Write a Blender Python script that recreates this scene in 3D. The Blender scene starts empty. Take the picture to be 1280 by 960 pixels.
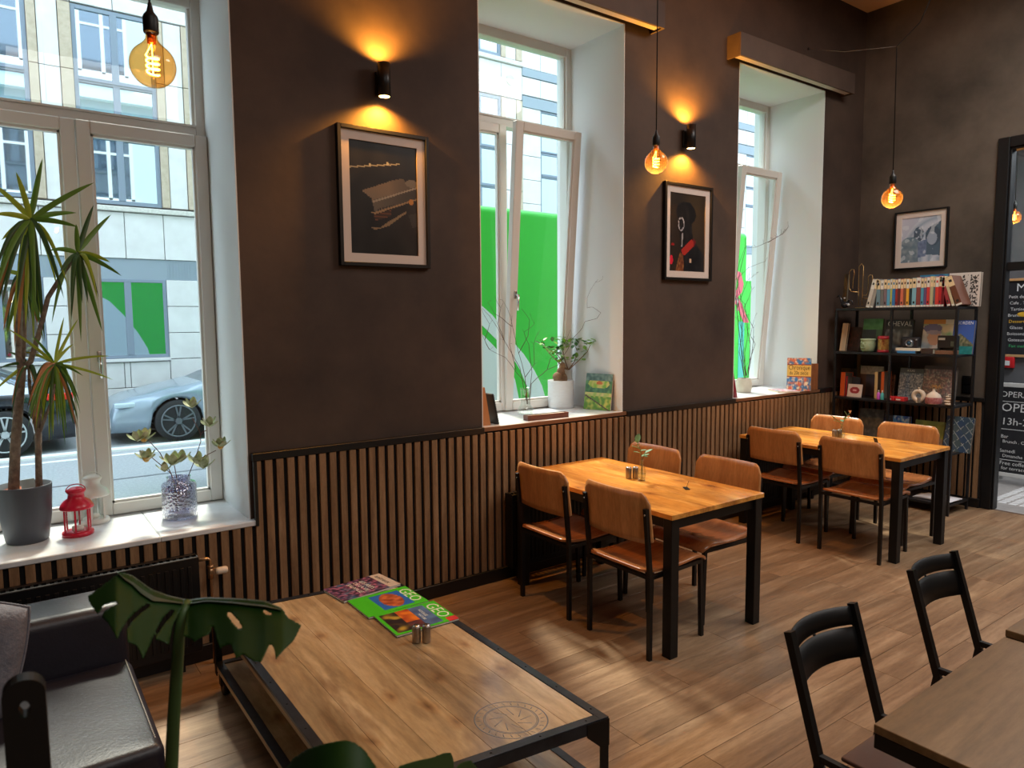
import bpy, bmesh, math, random
from mathutils import Vector, Matrix, noise
from mathutils.geometry import tessellate_polygon
from math import sin, cos, pi, radians, hypot, atan2, exp, sqrt
R = random.Random(7)
scene = bpy.context.scene
COL = scene.collection

# ------------------------------------------------------------------ camera
FPX = 882.15
YAW, PITCH, ROLL = radians(35.976), radians(5.171), radians(-0.451)
_f = Vector((sin(YAW)*cos(PITCH), cos(YAW)*cos(PITCH), -sin(PITCH)))
_r = Vector((cos(YAW), -sin(YAW), 0)); _u = _r.cross(_f)
RIGHT = _r*cos(ROLL)+_u*sin(ROLL); UP = -_r*sin(ROLL)+_u*cos(ROLL)
EYE = Vector((0, 0, 1.75))
cd = bpy.data.cameras.new('camera'); cam = bpy.data.objects.new('camera', cd); COL.objects.link(cam)
cd.sensor_fit = 'HORIZONTAL'; cd.sensor_width = 36; cd.lens = FPX*36/1280
cd.clip_start = .02; cd.clip_end = 200
cd.dof.use_dof = True; cd.dof.focus_distance = 4.2; cd.dof.aperture_fstop = 7.5
m3 = Matrix((RIGHT, UP, -_f)).transposed()
cam.matrix_world = Matrix.Translation(EYE) @ m3.to_4x4()
scene.camera = cam
# measuring helpers: where a sight line of the photo meets a real plane
def _ray(x, y): return RIGHT*((x-640)/FPX) - UP*((y-480)/FPX) + _f
def onz(x, y, z): d = _ray(x, y); return EYE + d*((z-EYE.z)/d.z)
def ony(x, y, Y): d = _ray(x, y); return EYE + d*(Y/d.y)
def onx(x, y, X): d = _ray(x, y); return EYE + d*(X/d.x)
def dep(x, y, s): return EYE + _ray(x, y)*s

# ------------------------------------------------------------------ sky, sun, exposure
world = bpy.data.worlds.new('sky'); scene.world = world; world.use_nodes = True
bg = world.node_tree.nodes['Background']
bg.inputs['Color'].default_value = (.72, .86, 1.0, 1); bg.inputs['Strength'].default_value = 2.6
sd = bpy.data.lights.new('sun', 'SUN'); sun = bpy.data.objects.new('sun', sd); COL.objects.link(sun)
sd.energy = 4.2; sd.angle = radians(7); sd.color = (1, .90, .76)
SUNDIR = Vector((-.24, -1.0, -1.45)).normalized()
sun.rotation_euler = SUNDIR.to_track_quat('-Z', 'Y').to_euler()
def area(name, loc, size, energy, color, rot=(0, 0, 0), sy=None):
    d = bpy.data.lights.new(name, 'AREA'); o = bpy.data.objects.new(name, d); COL.objects.link(o)
    d.energy = energy; d.color = color; d.size = size
    if sy: d.shape = 'RECTANGLE'; d.size_y = sy
    o.location = loc; o.rotation_euler = rot; return o
area('added_fill_room', (1.5, -1.5, 4.7), 2.5, 55, (1, .95, .90), sy=2.0)  # unseen fill lamp under the ceiling, added to brighten the room
area('added_fill_end_wall', (5.2, 0.9, 4.7), 2.0, 85, (1, .95, .90), sy=2.0)  # second unseen area lamp, added to lift the end wall
area('added_fill_next_room', (8.6, 1.6, 3.9), 1.2, 70, (.95, .97, 1))  # unseen lamp added so the next room is not dark
vs = scene.view_settings
vs.view_transform = 'Standard'; vs.look = 'None'; vs.gamma = 1; vs.use_curve_mapping = False
vs.exposure = 0.68

# ------------------------------------------------------------------ materials
def lin(c): 
    c = c/255
    return c/12.92 if c <= .04045 else ((c+.055)/1.055)**2.4
def rgb(c): return (lin(c[0]), lin(c[1]), lin(c[2]), 1)
MATS = {}
def nt(name):
    m = bpy.data.materials.new(name); m.use_nodes = True
    t = m.node_tree; b = t.nodes['Principled BSDF']; return m, t, b
def add(t, kind, **kw):
    n = t.nodes.new(kind)
    for k, v in kw.items():
        if k in n.inputs: n.inputs[k].default_value = v
        else: setattr(n, k, v)
    return n
def ramp(t, stops):
    n = t.nodes.new('ShaderNodeValToRGB'); e = n.color_ramp.elements
    while len(e) < len(stops): e.new(.5)
    for el, (p, c) in zip(e, stops): el.position = p; el.color = c
    return n
def M(name, col, rough=.5, metal=0, col2=None, scale=6, bump=0, bscale=None, spec=None, emit=None, es=1, coat=0, stretch=None):
    if name in MATS: return MATS[name]
    m, t, b = nt(name); MATS[name] = m
    b.inputs['Base Color'].default_value = rgb(col); b.inputs['Roughness'].default_value = rough
    b.inputs['Metallic'].default_value = metal
    if spec is not None: b.inputs['Specular IOR Level'].default_value = spec
    if coat: b.inputs['Coat Weight'].default_value = coat; b.inputs['Coat Roughness'].default_value = .12
    if emit: b.inputs['Emission Color'].default_value = rgb(emit); b.inputs['Emission Strength'].default_value = es
    if col2 or bump:
        tc = add(t, 'ShaderNodeTexCoord'); src = tc.outputs['Object']
        if stretch:
            mp = add(t, 'ShaderNodeMapping'); mp.inputs['Scale'].default_value = stretch
            t.links.new(src, mp.inputs[0]); src = mp.outputs[0]
    if col2:
        n = add(t, 'ShaderNodeTexNoise', Scale=scale, Detail=6.0, Roughness=.6); t.links.new(src, n.inputs['Vector'])
        r = ramp(t, [(.33, rgb(col)), (.68, rgb(col2))]); t.links.new(n.outputs[0], r.inputs[0])
        t.links.new(r.outputs[0], b.inputs['Base Color'])
    if bump:
        n2 = add(t, 'ShaderNodeTexNoise', Scale=bscale or scale*4, Detail=4.0); t.links.new(src, n2.inputs['Vector'])
        bp = add(t, 'ShaderNodeBump', Strength=bump, Distance=.01); t.links.new(n2.outputs[0], bp.inputs['Height'])
        t.links.new(bp.outputs[0], b.inputs['Normal'])
    return m
def wood(name, c1, c2, c3, axis='X', scale=1.0, rough=.4, rnd=0.0, bump=.15, knots=0, coat=0, spec=.5):
    """grain runs along axis; rnd shifts tone and grain from piece to piece"""
    if name in MATS: return MATS[name]
    m, t, b = nt(name); MATS[name] = m
    tc = add(t, 'ShaderNodeTexCoord'); oi = add(t, 'ShaderNodeObjectInfo')
    sc = {'X': (.6, 9, 9), 'Y': (9, .6, 9), 'Z': (9, 9, .6)}[axis]
    mul = add(t, 'ShaderNodeVectorMath', operation='SCALE'); comb = add(t, 'ShaderNodeCombineXYZ')
    for i in range(3): t.links.new(oi.outputs['Random'], comb.inputs[i])
    mul.inputs['Scale'].default_value = 37.0 if rnd else 0
    t.links.new(comb.outputs[0], mul.inputs[0])
    ad = add(t, 'ShaderNodeVectorMath', operation='ADD'); t.links.new(tc.outputs['Object'], ad.inputs[0]); t.links.new(mul.outputs[0], ad.inputs[1])
    mp = add(t, 'ShaderNodeMapping'); mp.inputs['Scale'].default_value = [s*scale for s in sc]; t.links.new(ad.outputs[0], mp.inputs[0])
    n = add(t, 'ShaderNodeTexNoise', Scale=1.6, Detail=7.0, Roughness=.62, Distortion=.7); t.links.new(mp.outputs[0], n.inputs['Vector'])
    r = ramp(t, [(.28, rgb(c1)), (.5, rgb(c2)), (.72, rgb(c3))]); t.links.new(n.outputs[0], r.inputs[0])
    mp2 = add(t, 'ShaderNodeMapping'); mp2.inputs['Scale'].default_value = [s*scale*(1 if i != 'XYZ'.index(axis) else 3) for i, s in enumerate(sc)]
    t.links.new(ad.outputs[0], mp2.inputs[0])
    n2 = add(t, 'ShaderNodeTexNoise', Scale=9.0, Detail=5.0, Roughness=.7); t.links.new(mp2.outputs[0], n2.inputs['Vector'])
    mx = add(t, 'ShaderNodeMix', data_type='RGBA', blend_type='MULTIPLY'); mx.inputs[0].default_value = .55
    r2 = ramp(t, [(.3, (.55, .5, .45, 1)), (.6, (1, 1, 1, 1))]); t.links.new(n2.outputs[0], r2.inputs[0])
    t.links.new(r.outputs[0], mx.inputs[6]); t.links.new(r2.outputs[0], mx.inputs[7]); out = mx.outputs[2]
    if knots:
        v = add(t, 'ShaderNodeTexVoronoi', Scale=knots, voronoi_dimensions='2D'); kmp = add(t, 'ShaderNodeMapping'); kmp.inputs['Scale'].default_value = (1.5, .75, 1)
        nd = add(t, 'ShaderNodeTexNoise', Scale=7.0, Detail=3.0); t.links.new(tc.outputs['Object'], nd.inputs['Vector']); vm_ = add(t, 'ShaderNodeVectorMath', operation='SCALE'); vm_.inputs['Scale'].default_value = .06
        t.links.new(nd.outputs['Color'], vm_.inputs[0]); va = add(t, 'ShaderNodeVectorMath', operation='ADD'); t.links.new(tc.outputs['Object'], va.inputs[0]); t.links.new(vm_.outputs[0], va.inputs[1])
        t.links.new(va.outputs[0], kmp.inputs[0]); t.links.new(kmp.outputs[0], v.inputs['Vector'])
        st_ = add(t, 'ShaderNodeTexNoise', Scale=2.6, Detail=4.0, Roughness=.6, Distortion=.8); smp = add(t, 'ShaderNodeMapping'); smp.inputs['Scale'].default_value = (1.8, .6, 1); smp.inputs['Location'].default_value = (.37, 1.9, 0); t.links.new(tc.outputs['Object'], smp.inputs[0]); t.links.new(smp.outputs[0], st_.inputs['Vector'])
        rs = ramp(t, [(.36, (.50, .42, .38, 1)), (.50, (1, 1, 1, 1)), (.62, (1.0, .93, .84, 1))]); t.links.new(st_.outputs[0], rs.inputs[0])
        ms_ = add(t, 'ShaderNodeMix', data_type='RGBA', blend_type='MULTIPLY'); ms_.inputs[0].default_value = .75; t.links.new(out, ms_.inputs[6]); t.links.new(rs.outputs[0], ms_.inputs[7]); out = ms_.outputs[2]
        rk = ramp(t, [(.0, (.16, .09, .05, 1)), (.035, (.45, .28, .18, 1)), (.09, (.86, .74, .62, 1)), (.16, (1, 1, 1, 1))]); t.links.new(v.outputs['Distance'], rk.inputs[0])
        mk = add(t, 'ShaderNodeMix', data_type='RGBA', blend_type='MULTIPLY'); mk.inputs[0].default_value = .7
        t.links.new(out, mk.inputs[6]); t.links.new(rk.outputs[0], mk.inputs[7]); out = mk.outputs[2]
    if rnd:
        hs = add(t, 'ShaderNodeHueSaturation'); mr = add(t, 'ShaderNodeMapRange')
        mr.inputs['To Min'].default_value = 1-rnd; mr.inputs['To Max'].default_value = 1+rnd
        t.links.new(oi.outputs['Random'], mr.inputs[0]); t.links.new(mr.outputs[0], hs.inputs['Value']); t.links.new(out, hs.inputs['Color']); out = hs.outputs[0]
    t.links.new(out, b.inputs['Base Color'])
    b.inputs['Roughness'].default_value = rough; b.inputs['Specular IOR Level'].default_value = spec
    if coat: b.inputs['Coat Weight'].default_value = coat; b.inputs['Coat Roughness'].default_value = .15
    bp = add(t, 'ShaderNodeBump', Strength=bump, Distance=.004); t.links.new(n2.outputs[0], bp.inputs['Height']); t.links.new(bp.outputs[0], b.inputs['Normal'])
    return m
def glass(name, tint=(1, 1, 1), refl=.9, rough=0.0, base=.04, bumpy=0):
    """thin sheet glass: clear (tinted) with a fresnel reflection"""
    if name in MATS: return MATS[name]
    m, t, b = nt(name); MATS[name] = m; t.nodes.remove(b); o = t.nodes['Material Output']
    tr = add(t, 'ShaderNodeBsdfTransparent'); tr.inputs[0].default_value = (*tint, 1)
    gl = add(t, 'ShaderNodeBsdfGlossy'); gl.inputs['Roughness'].default_value = rough; gl.inputs[0].default_value = (refl, refl, refl, 1)
    mix = add(t, 'ShaderNodeMixShader'); geo = add(t, 'ShaderNodeNewGeometry')
    dt = add(t, 'ShaderNodeVectorMath', operation='DOT_PRODUCT'); ab = add(t, 'ShaderNodeMath', operation='ABSOLUTE'); iv = add(t, 'ShaderNodeMath', operation='SUBTRACT'); iv.inputs[0].default_value = 1
    lw = add(t, 'ShaderNodeMath', operation='POWER'); lw.inputs[1].default_value = 5.0
    t.links.new(geo.outputs['Incoming'], dt.inputs[0]); t.links.new(geo.outputs['Normal'], dt.inputs[1]); t.links.new(dt.outputs['Value'], ab.inputs[0]); t.links.new(ab.outputs[0], iv.inputs[1]); t.links.new(iv.outputs[0], lw.inputs[0])
    if bumpy:
        n = add(t, 'ShaderNodeTexVoronoi', Scale=bumpy); tc = add(t, 'ShaderNodeTexCoord'); t.links.new(tc.outputs['Object'], n.inputs['Vector'])
        bp = add(t, 'ShaderNodeBump', Strength=.6, Distance=.01); t.links.new(n.outputs['Distance'], bp.inputs['Height'])
        t.links.new(bp.outputs[0], gl.inputs['Normal']); t.links.new(bp.outputs[0], dt.inputs[1])
    a = add(t, 'ShaderNodeMath', operation='ADD', use_clamp=True); a.inputs[1].default_value = base
    t.links.new(lw.outputs[0], a.inputs[0]); t.links.new(a.outputs[0], mix.inputs[0]); t.links.new(tr.outputs[0], mix.inputs[1]); t.links.new(gl.outputs[0], mix.inputs[2])
    t.links.new(mix.outputs[0], o.inputs[0]); return m
def mirror_pane(name, col, fac, gcol=(.8, .9, 1)):
    if name in MATS: return MATS[name]
    m, t, b = nt(name); MATS[name] = m; o = t.nodes['Material Output']
    b.inputs['Base Color'].default_value = rgb(col); b.inputs['Roughness'].default_value = .3
    gl = add(t, 'ShaderNodeBsdfGlossy'); gl.inputs['Roughness'].default_value = .02; gl.inputs[0].default_value = (*gcol, 1)
    mix = add(t, 'ShaderNodeMixShader'); mix.inputs[0].default_value = fac
    t.links.new(b.outputs[0], mix.inputs[1]); t.links.new(gl.outputs[0], mix.inputs[2]); t.links.new(mix.outputs[0], o.inputs[0]); return m
def printmat(name='printed_ink', rough=.35):
    if name in MATS: return MATS[name]
    m, t, b = nt(name); MATS[name] = m
    a = add(t, 'ShaderNodeAttribute', attribute_name='ink'); t.links.new(a.outputs['Color'], b.inputs['Base Color'])
    b.inputs['Roughness'].default_value = rough; return m

BLK = M('black_metal', (11, 11, 12), .48, 0, spec=.35)
BLKS = M('black_metal_satin', (14, 14, 16), .4, .1, spec=.45)
WHITE = M('white_frame_paint', (214, 212, 206), .4)
WHITE2 = M('white_plaster', (222, 226, 226), .8)

# ------------------------------------------------------------------ mesh building
class B:
    def __init__(s): s.bm = bmesh.new(); s.mi = 0; s.smooth = False
    def _fin(s, faces, sm=False):
        for f in faces: f.material_index = s.mi; f.smooth = sm
    def box(s, x0, x1, y0, y1, z0, z1, bev=0, seg=1, T=None):
        bm2 = bmesh.new(); bmesh.ops.create_cube(bm2, size=1)
        for v in bm2.verts: v.co = Vector(((x0+x1)/2+v.co.x*(x1-x0), (y0+y1)/2+v.co.y*(y1-y0), (z0+z1)/2+v.co.z*(z1-z0)))
        if bev: bmesh.ops.bevel(bm2, geom=bm2.edges[:], offset=bev, segments=seg, affect='EDGES', profile=.5)
        return s.merge(bm2, T, sm=seg > 1)
    def merge(s, bm2, T=None, sm=False):
        if T is not None: bmesh.ops.transform(bm2, matrix=T, verts=bm2.verts[:])
        mp = {}
        for v in bm2.verts: mp[v] = s.bm.verts.new(v.co)
        for f in bm2.faces:
            try: g = s.bm.faces.new([mp[v] for v in f.verts]); g.material_index = s.mi; g.smooth = sm
            except ValueError: pass
        bm2.free(); return s
    def ring_tube(s, rings, closed_ends=True, sm=True, loop=False):
        vs = [[s.bm.verts.new(p) for p in r] for r in rings]; n = len(rings[0]); fs = []
        rng = range(len(vs)) if loop else range(len(vs)-1)
        for i in rng:
            a, b = vs[i], vs[(i+1) % len(vs)]
            for k in range(n):
                fs.append(s.bm.faces.new((a[k], a[(k+1) % n], b[(k+1) % n], b[k])))
        s._fin(fs, sm)
        if closed_ends and not loop:
            s._fin([s.bm.faces.new(vs[0][::-1]), s.bm.faces.new(vs[-1])])
        return s
    def tube(s, pts, r, n=8, loop=False, sq=False, caps=True):
        pts = [Vector(p) for p in pts]; rr = r if isinstance(r, (list, tuple)) else [r]*len(pts)
        rings = []; prev = None; m = len(pts)
        for i, p in enumerate(pts):
            if loop: d = (pts[(i+1) % m]-pts[i-1])
            else: d = (pts[min(i+1, m-1)]-pts[max(i-1, 0)])
            if d.length < 1e-9: d = Vector((0, 0, 1))
            d.normalize()
            if prev is None:
                a = Vector((0, 0, 1)) if abs(d.z) < .9 else Vector((1, 0, 0)); u = d.cross(a).normalized()
                if abs(d.z) >= .9: u = (Vector((1, 0, 0))-d*d.x).normalized()
            else:
                u = prev-d*prev.dot(d); u = u.normalized() if u.length > 1e-6 else d.orthogonal().normalized()
            prev = u; v = d.cross(u)
            off = pi/4 if sq else 0; k2 = 1.414 if sq else 1
            rings.append([p+(u*cos(2*pi*k/n+off)+v*sin(2*pi*k/n+off))*rr[i]*k2 for k in range(n)])
        return s.ring_tube(rings, caps, sm=not sq, loop=loop)
    def bar(s, a, b, w): return s.tube([a, b], w/2, n=4, sq=True)
    def lathe(s, prof, n=24, c=(0, 0, 0), caps=True, ang=None):
        c = Vector(c); rings = [[c+Vector((r*cos(2*pi*k/n), r*sin(2*pi*k/n), z)) for k in range(n)] for r, z in prof]
        return s.ring_tube(rings, caps)
    def sheet(s, fn, nu, nv, th=0, sm=True):
        """fn(u,v)->point; th = thickness along the normal"""
        P = [[Vector(fn(i/nu, j/nv)) for j in range(nv+1)] for i in range(nu+1)]
        def nrm(i, j):
            a = P[min(i+1, nu)][j]-P[max(i-1, 0)][j]; b = P[i][min(j+1, nv)]-P[i][max(j-1, 0)]
            n = a.cross(b); return n.normalized() if n.length > 1e-12 else Vector((0, 0, 1))
        A = [[s.bm.verts.new(P[i][j]) for j in range(nv+1)] for i in range(nu+1)]; fs = []
        if th: C = [[s.bm.verts.new(P[i][j]-nrm(i, j)*th) for j in range(nv+1)] for i in range(nu+1)]
        for i in range(nu):
            for j in range(nv):
                fs.append(s.bm.faces.new((A[i][j], A[i+1][j], A[i+1][j+1], A[i][j+1])))
                if th: fs.append(s.bm.faces.new((C[i][j], C[i][j+1], C[i+1][j+1], C[i+1][j])))
        s._fin(fs, sm)
        if th:
            es = []
            for i in range(nu):
                es.append(s.bm.faces.new((A[i][0], C[i][0], C[i+1][0], A[i+1][0]))); es.append(s.bm.faces.new((A[i][nv], A[i+1][nv], C[i+1][nv], C[i][nv])))
            for j in range(nv):
                es.append(s.bm.faces.new((A[0][j], A[0][j+1], C[0][j+1], C[0][j]))); es.append(s.bm.faces.new((A[nu][j], C[nu][j], C[nu][j+1], A[nu][j+1])))
            s._fin(es)
        return s
    def prism(s, pts, ax, d0, d1, sm=False):
        """polygon pts (2D) extruded along ax ('x','y','z') from d0 to d1"""
        def P(p, d): return {'x': (d, p[0], p[1]), 'y': (p[0], d, p[1]), 'z': (p[0], p[1], d)}[ax]
        a = [s.bm.verts.new(P(p, d0)) for p in pts]; b = [s.bm.verts.new(P(p, d1)) for p in pts]; n = len(pts)
        tri = tessellate_polygon([[Vector((p[0], p[1], 0)) for p in pts]]); fs = []
        for t in tri:
            fs.append(s.bm.faces.new([a[i] for i in t])); fs.append(s.bm.faces.new([b[i] for i in t][::-1]))
        s._fin(fs)
        s._fin([s.bm.faces.new((a[i], a[(i+1) % n], b[(i+1) % n], b[i])) for i in range(n)], sm)
        return s
    def ball(s, c, r, sx=1, sy=1, sz=1, n=12, rot=None):
        bm2 = bmesh.new(); bmesh.ops.create_uvsphere(bm2, u_segments=n, v_segments=max(6, n//2+1), radius=r)
        T = Matrix.Translation(c) @ ((rot.to_4x4() if rot else Matrix()) @ Matrix.Diagonal((sx, sy, sz, 1)))
        return s.merge(bm2, T, sm=True)
    def mesh(s, name, mats, fix=True):
        if fix: bmesh.ops.recalc_face_normals(s.bm, faces=s.bm.faces[:])
        me = bpy.data.meshes.new(name); s.bm.to_mesh(me); s.bm.free()
        for m in (mats if isinstance(mats, (list, tuple)) else [mats]): me.materials.append(m)
        return me
    def obj(s, name, mats, parent=None, loc=None, rot=None, kind=None, label=None, fix=True):
        o = bpy.data.objects.new(name, s.mesh(name, mats, fix)); COL.objects.link(o)
        if parent: o.parent = parent
        if loc is not None: o.location = loc
        if rot is not None: o.rotation_euler = rot
        if kind: o['kind'] = kind
        if label: o['label'] = label
        return o
def tag(o, label, cat, group=None):
    o['label'] = label; o['category'] = cat
    if group: o['group'] = group
    return o
def thing(name, label, cat, loc=(0, 0, 0), rot=(0, 0, 0), group=None):
    o = bpy.data.objects.new(name, None); COL.objects.link(o); o.empty_display_size = .1
    o.location = loc; o.rotation_euler = rot; return tag(o, label, cat, group)
def place(me, name, parent=None, loc=(0, 0, 0), rot=(0, 0, 0), label=None):
    o = bpy.data.objects.new(name, me); COL.objects.link(o); o.parent = parent; o.location = loc; o.rotation_euler = rot
    if label: o['label'] = label
    return o
def dup(root, loc, rot=None, label=None, group=None):
    kids = {}
    for o in bpy.data.objects:
        if o.parent: kids.setdefault(o.parent.name, []).append(o)
    r = root.copy(); COL.objects.link(r); r.location = loc
    if rot is not None: r.rotation_euler = rot
    if label: r['label'] = label
    if group: r['group'] = group
    for ch in kids.get(root.name, []):
        c = ch.copy(); COL.objects.link(c); c.parent = r
        for g in kids.get(ch.name, []):
            d = g.copy(); COL.objects.link(d); d.parent = c
    return r
def print_sheet(name, w, h, nx, ny, fn, parent, T, mat=None, label=None, bend=None):
    """flat print in local x (0..w), z (0..h), facing -y; fn(u,v)->sRGB 0..255"""
    me = bpy.data.meshes.new(name); V = []; F = []
    for j in range(ny+1):
        for i in range(nx+1): V.append((w*i/nx, 0, h*j/ny))
    C = []
    for j in range(ny):
        for i in range(nx):
            a = j*(nx+1)+i; F.append((a, a+1, a+nx+2, a+nx+1)); c = fn((i+.5)/nx, (j+.5)/ny); q = (lin(c[0]), lin(c[1]), lin(c[2]), 1); C += [q]*4
    me.from_pydata(V, [], F); at = me.color_attributes.new('ink', 'FLOAT_COLOR', 'CORNER')
    flat = [x for q in C for x in q]; at.data.foreach_set('color', flat)
    me.materials.append(mat or printmat()); me.transform(T)
    o = bpy.data.objects.new(name, me); COL.objects.link(o); o.parent = parent
    if label: o['label'] = label
    return o
def text(name, s, size, mat, parent, T, ext=.0004, align='LEFT', sx=1.0, fit=None):
    cu = bpy.data.curves.new(name, 'FONT'); cu.body = s; cu.size = size; cu.extrude = ext; cu.align_x = align; cu.resolution_u = 2
    tmp = bpy.data.objects.new(name, cu); COL.objects.link(tmp)
    dg = bpy.context.evaluated_depsgraph_get(); me = bpy.data.meshes.new_from_object(tmp.evaluated_get(dg))
    bpy.data.objects.remove(tmp); bpy.data.curves.remove(cu)
    if fit:
        xs_ = [v.co.x for v in me.vertices]; sx = fit/max(1e-6, max(xs_)-min(xs_))
    me.materials.clear(); me.materials.append(mat); me.transform(T @ Matrix.Diagonal((sx, 1, 1, 1)))
    o = bpy.data.objects.new(name, me); COL.objects.link(o); o.parent = parent; return o
def TX(x, y, z): return Matrix.Translation((x, y, z))
RXF = Matrix.Rotation(pi/2, 4, 'X')      # text from the xy plane to stand upright facing -y
def inpoly(x, y, P):
    c = False; n = len(P); j = n-1
    for i in range(n):
        if (P[i][1] > y) != (P[j][1] > y) and x < (P[j][0]-P[i][0])*(y-P[i][1])/(P[j][1]-P[i][1])+P[i][0]: c = not c
        j = i
    return c
def nz(x, y, s=0): return noise.noise(Vector((x, y, s*7.3)))
def mixc(a, b, t): t = max(0, min(1, t)); return tuple(a[i]*(1-t)+b[i]*t for i in range(3))

# ================================================================== the room
W = 3.85      # inner face of the window wall
WO = 4.62     # its outer face
E_ = 7.22     # end wall
CEIL = 4.78
WIN = [(-.27, 1.045, .69, 3.60), (2.55, 3.84, 1.045, 3.90), (5.19, 6.508, 1.045, 3.90)]   # x0,x1,z0,z1
WALL = M('dark_limewash_plaster', (50, 38, 32), .76, 0, (80, 64, 53), 1.15, .14, 12)
WALLE = M('dark_limewash_plaster_lit_end', (58, 51, 44), .74, 0, (104, 93, 82), 1.1, .14, 12)  # same plaster as WALL, lightened for the light that falls on the end wall
FAC = M('white_street_stucco', (226, 224, 218), .8)
def wall_with_holes():
    b = B(); b.mi = 0
    xs = [-3.0]+[v for w in WIN for v in w[:2]]+[E_]
    for i in range(0, len(xs), 2): b.box(xs[i], xs[i+1], W, WO, -.2, 5.0)
    for x0, x1, z0, z1 in WIN:
        b.box(x0, x1, W, WO, -.2, z0-.03); b.box(x0, x1, W, WO, z1, 5.0)
    return b
wall_with_holes().obj('wall_left', WALL, kind='structure')
# white window linings (reveal boards of plaster) and sills
for n, (x0, x1, z0, z1) in enumerate(WIN, 1):
    b = B(); t = .006
    b.box(x0, x0+t, W-.0005, WO, z0, z1); b.box(x1-t, x1, W-.0005, WO, z0, z1); b.box(x0, x1, W-.0005, WO, z1-t, z1)
    b.obj('trim_%d' % n, WHITE2, kind='structure')
SILLM = M('white_marble_sill', (205, 210, 212), .25, 0, (232, 236, 238), 5, 0)
SILLW = M('sill_edge_wood', (122, 84, 58), .5)
b = B(); x0, x1, z0, z1 = WIN[0]
b.box(x0-.05, x0+.865, W-.045, 4.44, z0-.028, z0, .004); b.box(x0+.867, x1+.03, W-.045, 4.44, z0-.028, z0, .004); b.obj('trim_4', SILLM, kind='structure')
for n in (1, 2):
    x0, x1, z0, z1 = WIN[n]; b = B(); b.box(x0, x1, W-.02, 4.44, z0-.03, z0, .002); tr = b.obj('trim_%d' % (4+n), SILLM, kind='structure')
    b = B(); b.box(x0-.01, x1+.01, W-.034, W-.019, z0-.024, z0+.002, .001); b.obj('edge_strip', SILLW, tr)

# windows: fixed frame with transom light above, two casements below
GL = glass('window_glass', (.97, 1, .99), .9, base=.02)
HAND = M('chrome', (200, 203, 205), .2, 1)
def sash(name, w, h, root, loc, tilt=0, handle=None):
    b = B(); f = .066; d = .055
    b.box(0, f, -d, 0, 0, h, .005); b.box(w-f, w, -d, 0, 0, h, .005); b.box(f, w-f, -d, 0, 0, f, .005); b.box(f, w-f, -d, 0, h-f, h, .005)
    g = .012
    b.box(f, f+g, -d+.015, -.01, f, h-f); b.box(w-f-g, w-f, -d+.015, -.01, f, h-f); b.box(f, w-f, -d+.015, -.01, f, f+g); b.box(f, w-f, -d+.015, -.01, h-f-g, h-f)
    o = b.obj(name, WHITE, root, loc, (tilt, 0, 0))
    b = B(); b.box(f, w-f, -.034, -.028, f, h-f); b.obj('pane', GL, o)
    if handle is not None:
        b = B(); b.box(handle-.012, handle+.012, -d-.012, -d, h*.40, h*.40+.06, .003, 2)
        b.tube([(handle, -d-.01, h*.40+.03), (handle, -d-.045, h*.40+.03)], .008); b.tube([(handle, -d-.045, h*.40+.035), (handle, -d-.045, h*.40-.085)], .0085)
        b.obj('handle', HAND, o)
    return o
for n, (x0, x1, z0, z1) in enumerate(WIN, 1):
    Y0, Y1 = 4.44, 4.53; tz = z1-(.79 if n == 1 else .70); b = B(); f = .055
    b.box(x0, x0+f, Y0, Y1, z0-.03, z1, .004); b.box(x1-f, x1, Y0, Y1, z0-.03, z1, .004); b.box(x0+f, x1-f, Y0, Y1, z1-f-.02, z1, .004)
    b.box(x0+f, x1-f, Y0, Y1, z0-.03, z0+.02, .004); b.box(x0+f, x1-f, Y0, Y1, tz, tz+.07, .004)
    b.box(x0+f, x1-f, Y0-.012, Y0, tz+.055, tz+.066)
    g = .014
    b.box(x0+f, x0+f+g, Y0+.02, Y1-.02, tz+.07, z1-f); b.box(x1-f-g, x1-f, Y0+.02, Y1-.02, tz+.07, z1-f)
    w = b.obj('window_%d' % n, WHITE, kind='structure')
    b = B(); b.box(x0+f, x1-f, Y0+.04, Y0+.046, tz+.07, z1-f-.02); b.obj('transom_pane', GL, w)
    xm = (x0+x1)/2; sw = (x1-x0)/2-.012; h = tz-z0-.005
    if n == 1:
        sash('sash', sw, h, w, (x0+.01, Y0+.0, z0+.006)); sash('sash', sw+.0, h, w, (xm+.002, Y0-.004, z0+.006), 0, .045)
    else:
        sash('sash', sw-.06, h, w, (x0+.05, Y0+.03, z0+.01)); sash('sash', sw-.005, h, w, (xm-.06, Y0+.02, z0+.012), radians(4.6), .045)
    # outer stone sill
    b = B(); b.box(x0, x1, Y1, WO+.05, z0-.05, z0-.02, .003); b.obj('outer_sill', FAC, w)

# slatted wainscot: felt backing, oak slats, black cap rail, black baseboard
FELT = M('black_felt', (14, 13, 13), .95)
SLAT = wood('slat_oak', (116, 86, 60), (144, 110, 78), (168, 132, 98), 'Z', 1.6, .5, rnd=.12, bump=.2)
SY = 3.822
b = B(); b.box(-3, WIN[0][0]-.05, SY+.006, W, 0, 1.03); b.box(WIN[0][0]-.05, WIN[0][1]+.03, SY+.006, W, 0, WIN[0][2]-.03); b.box(WIN[0][1]+.03, E_-.0, SY+.006, W, 0, 1.02)
bk = b.obj('trim_7', FELT, kind='structure')
def slat_mesh(h):
    b = B(); b.box(-.0195, .0195, -.012, .006, 0, h, .0015); return b.mesh('slat', SLAT)
s_hi, s_lo = slat_mesh(.93), slat_mesh(.583)
x = -.97
while x < E_-.03:
    lo = WIN[0][0]-.06 < x < WIN[0][1]+.03
    place(s_lo if lo else s_hi, 'slat', bk, (x, SY, .08)); x += .0603
BB = M('black_trim_paint', (16, 15, 15), .45)
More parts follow.
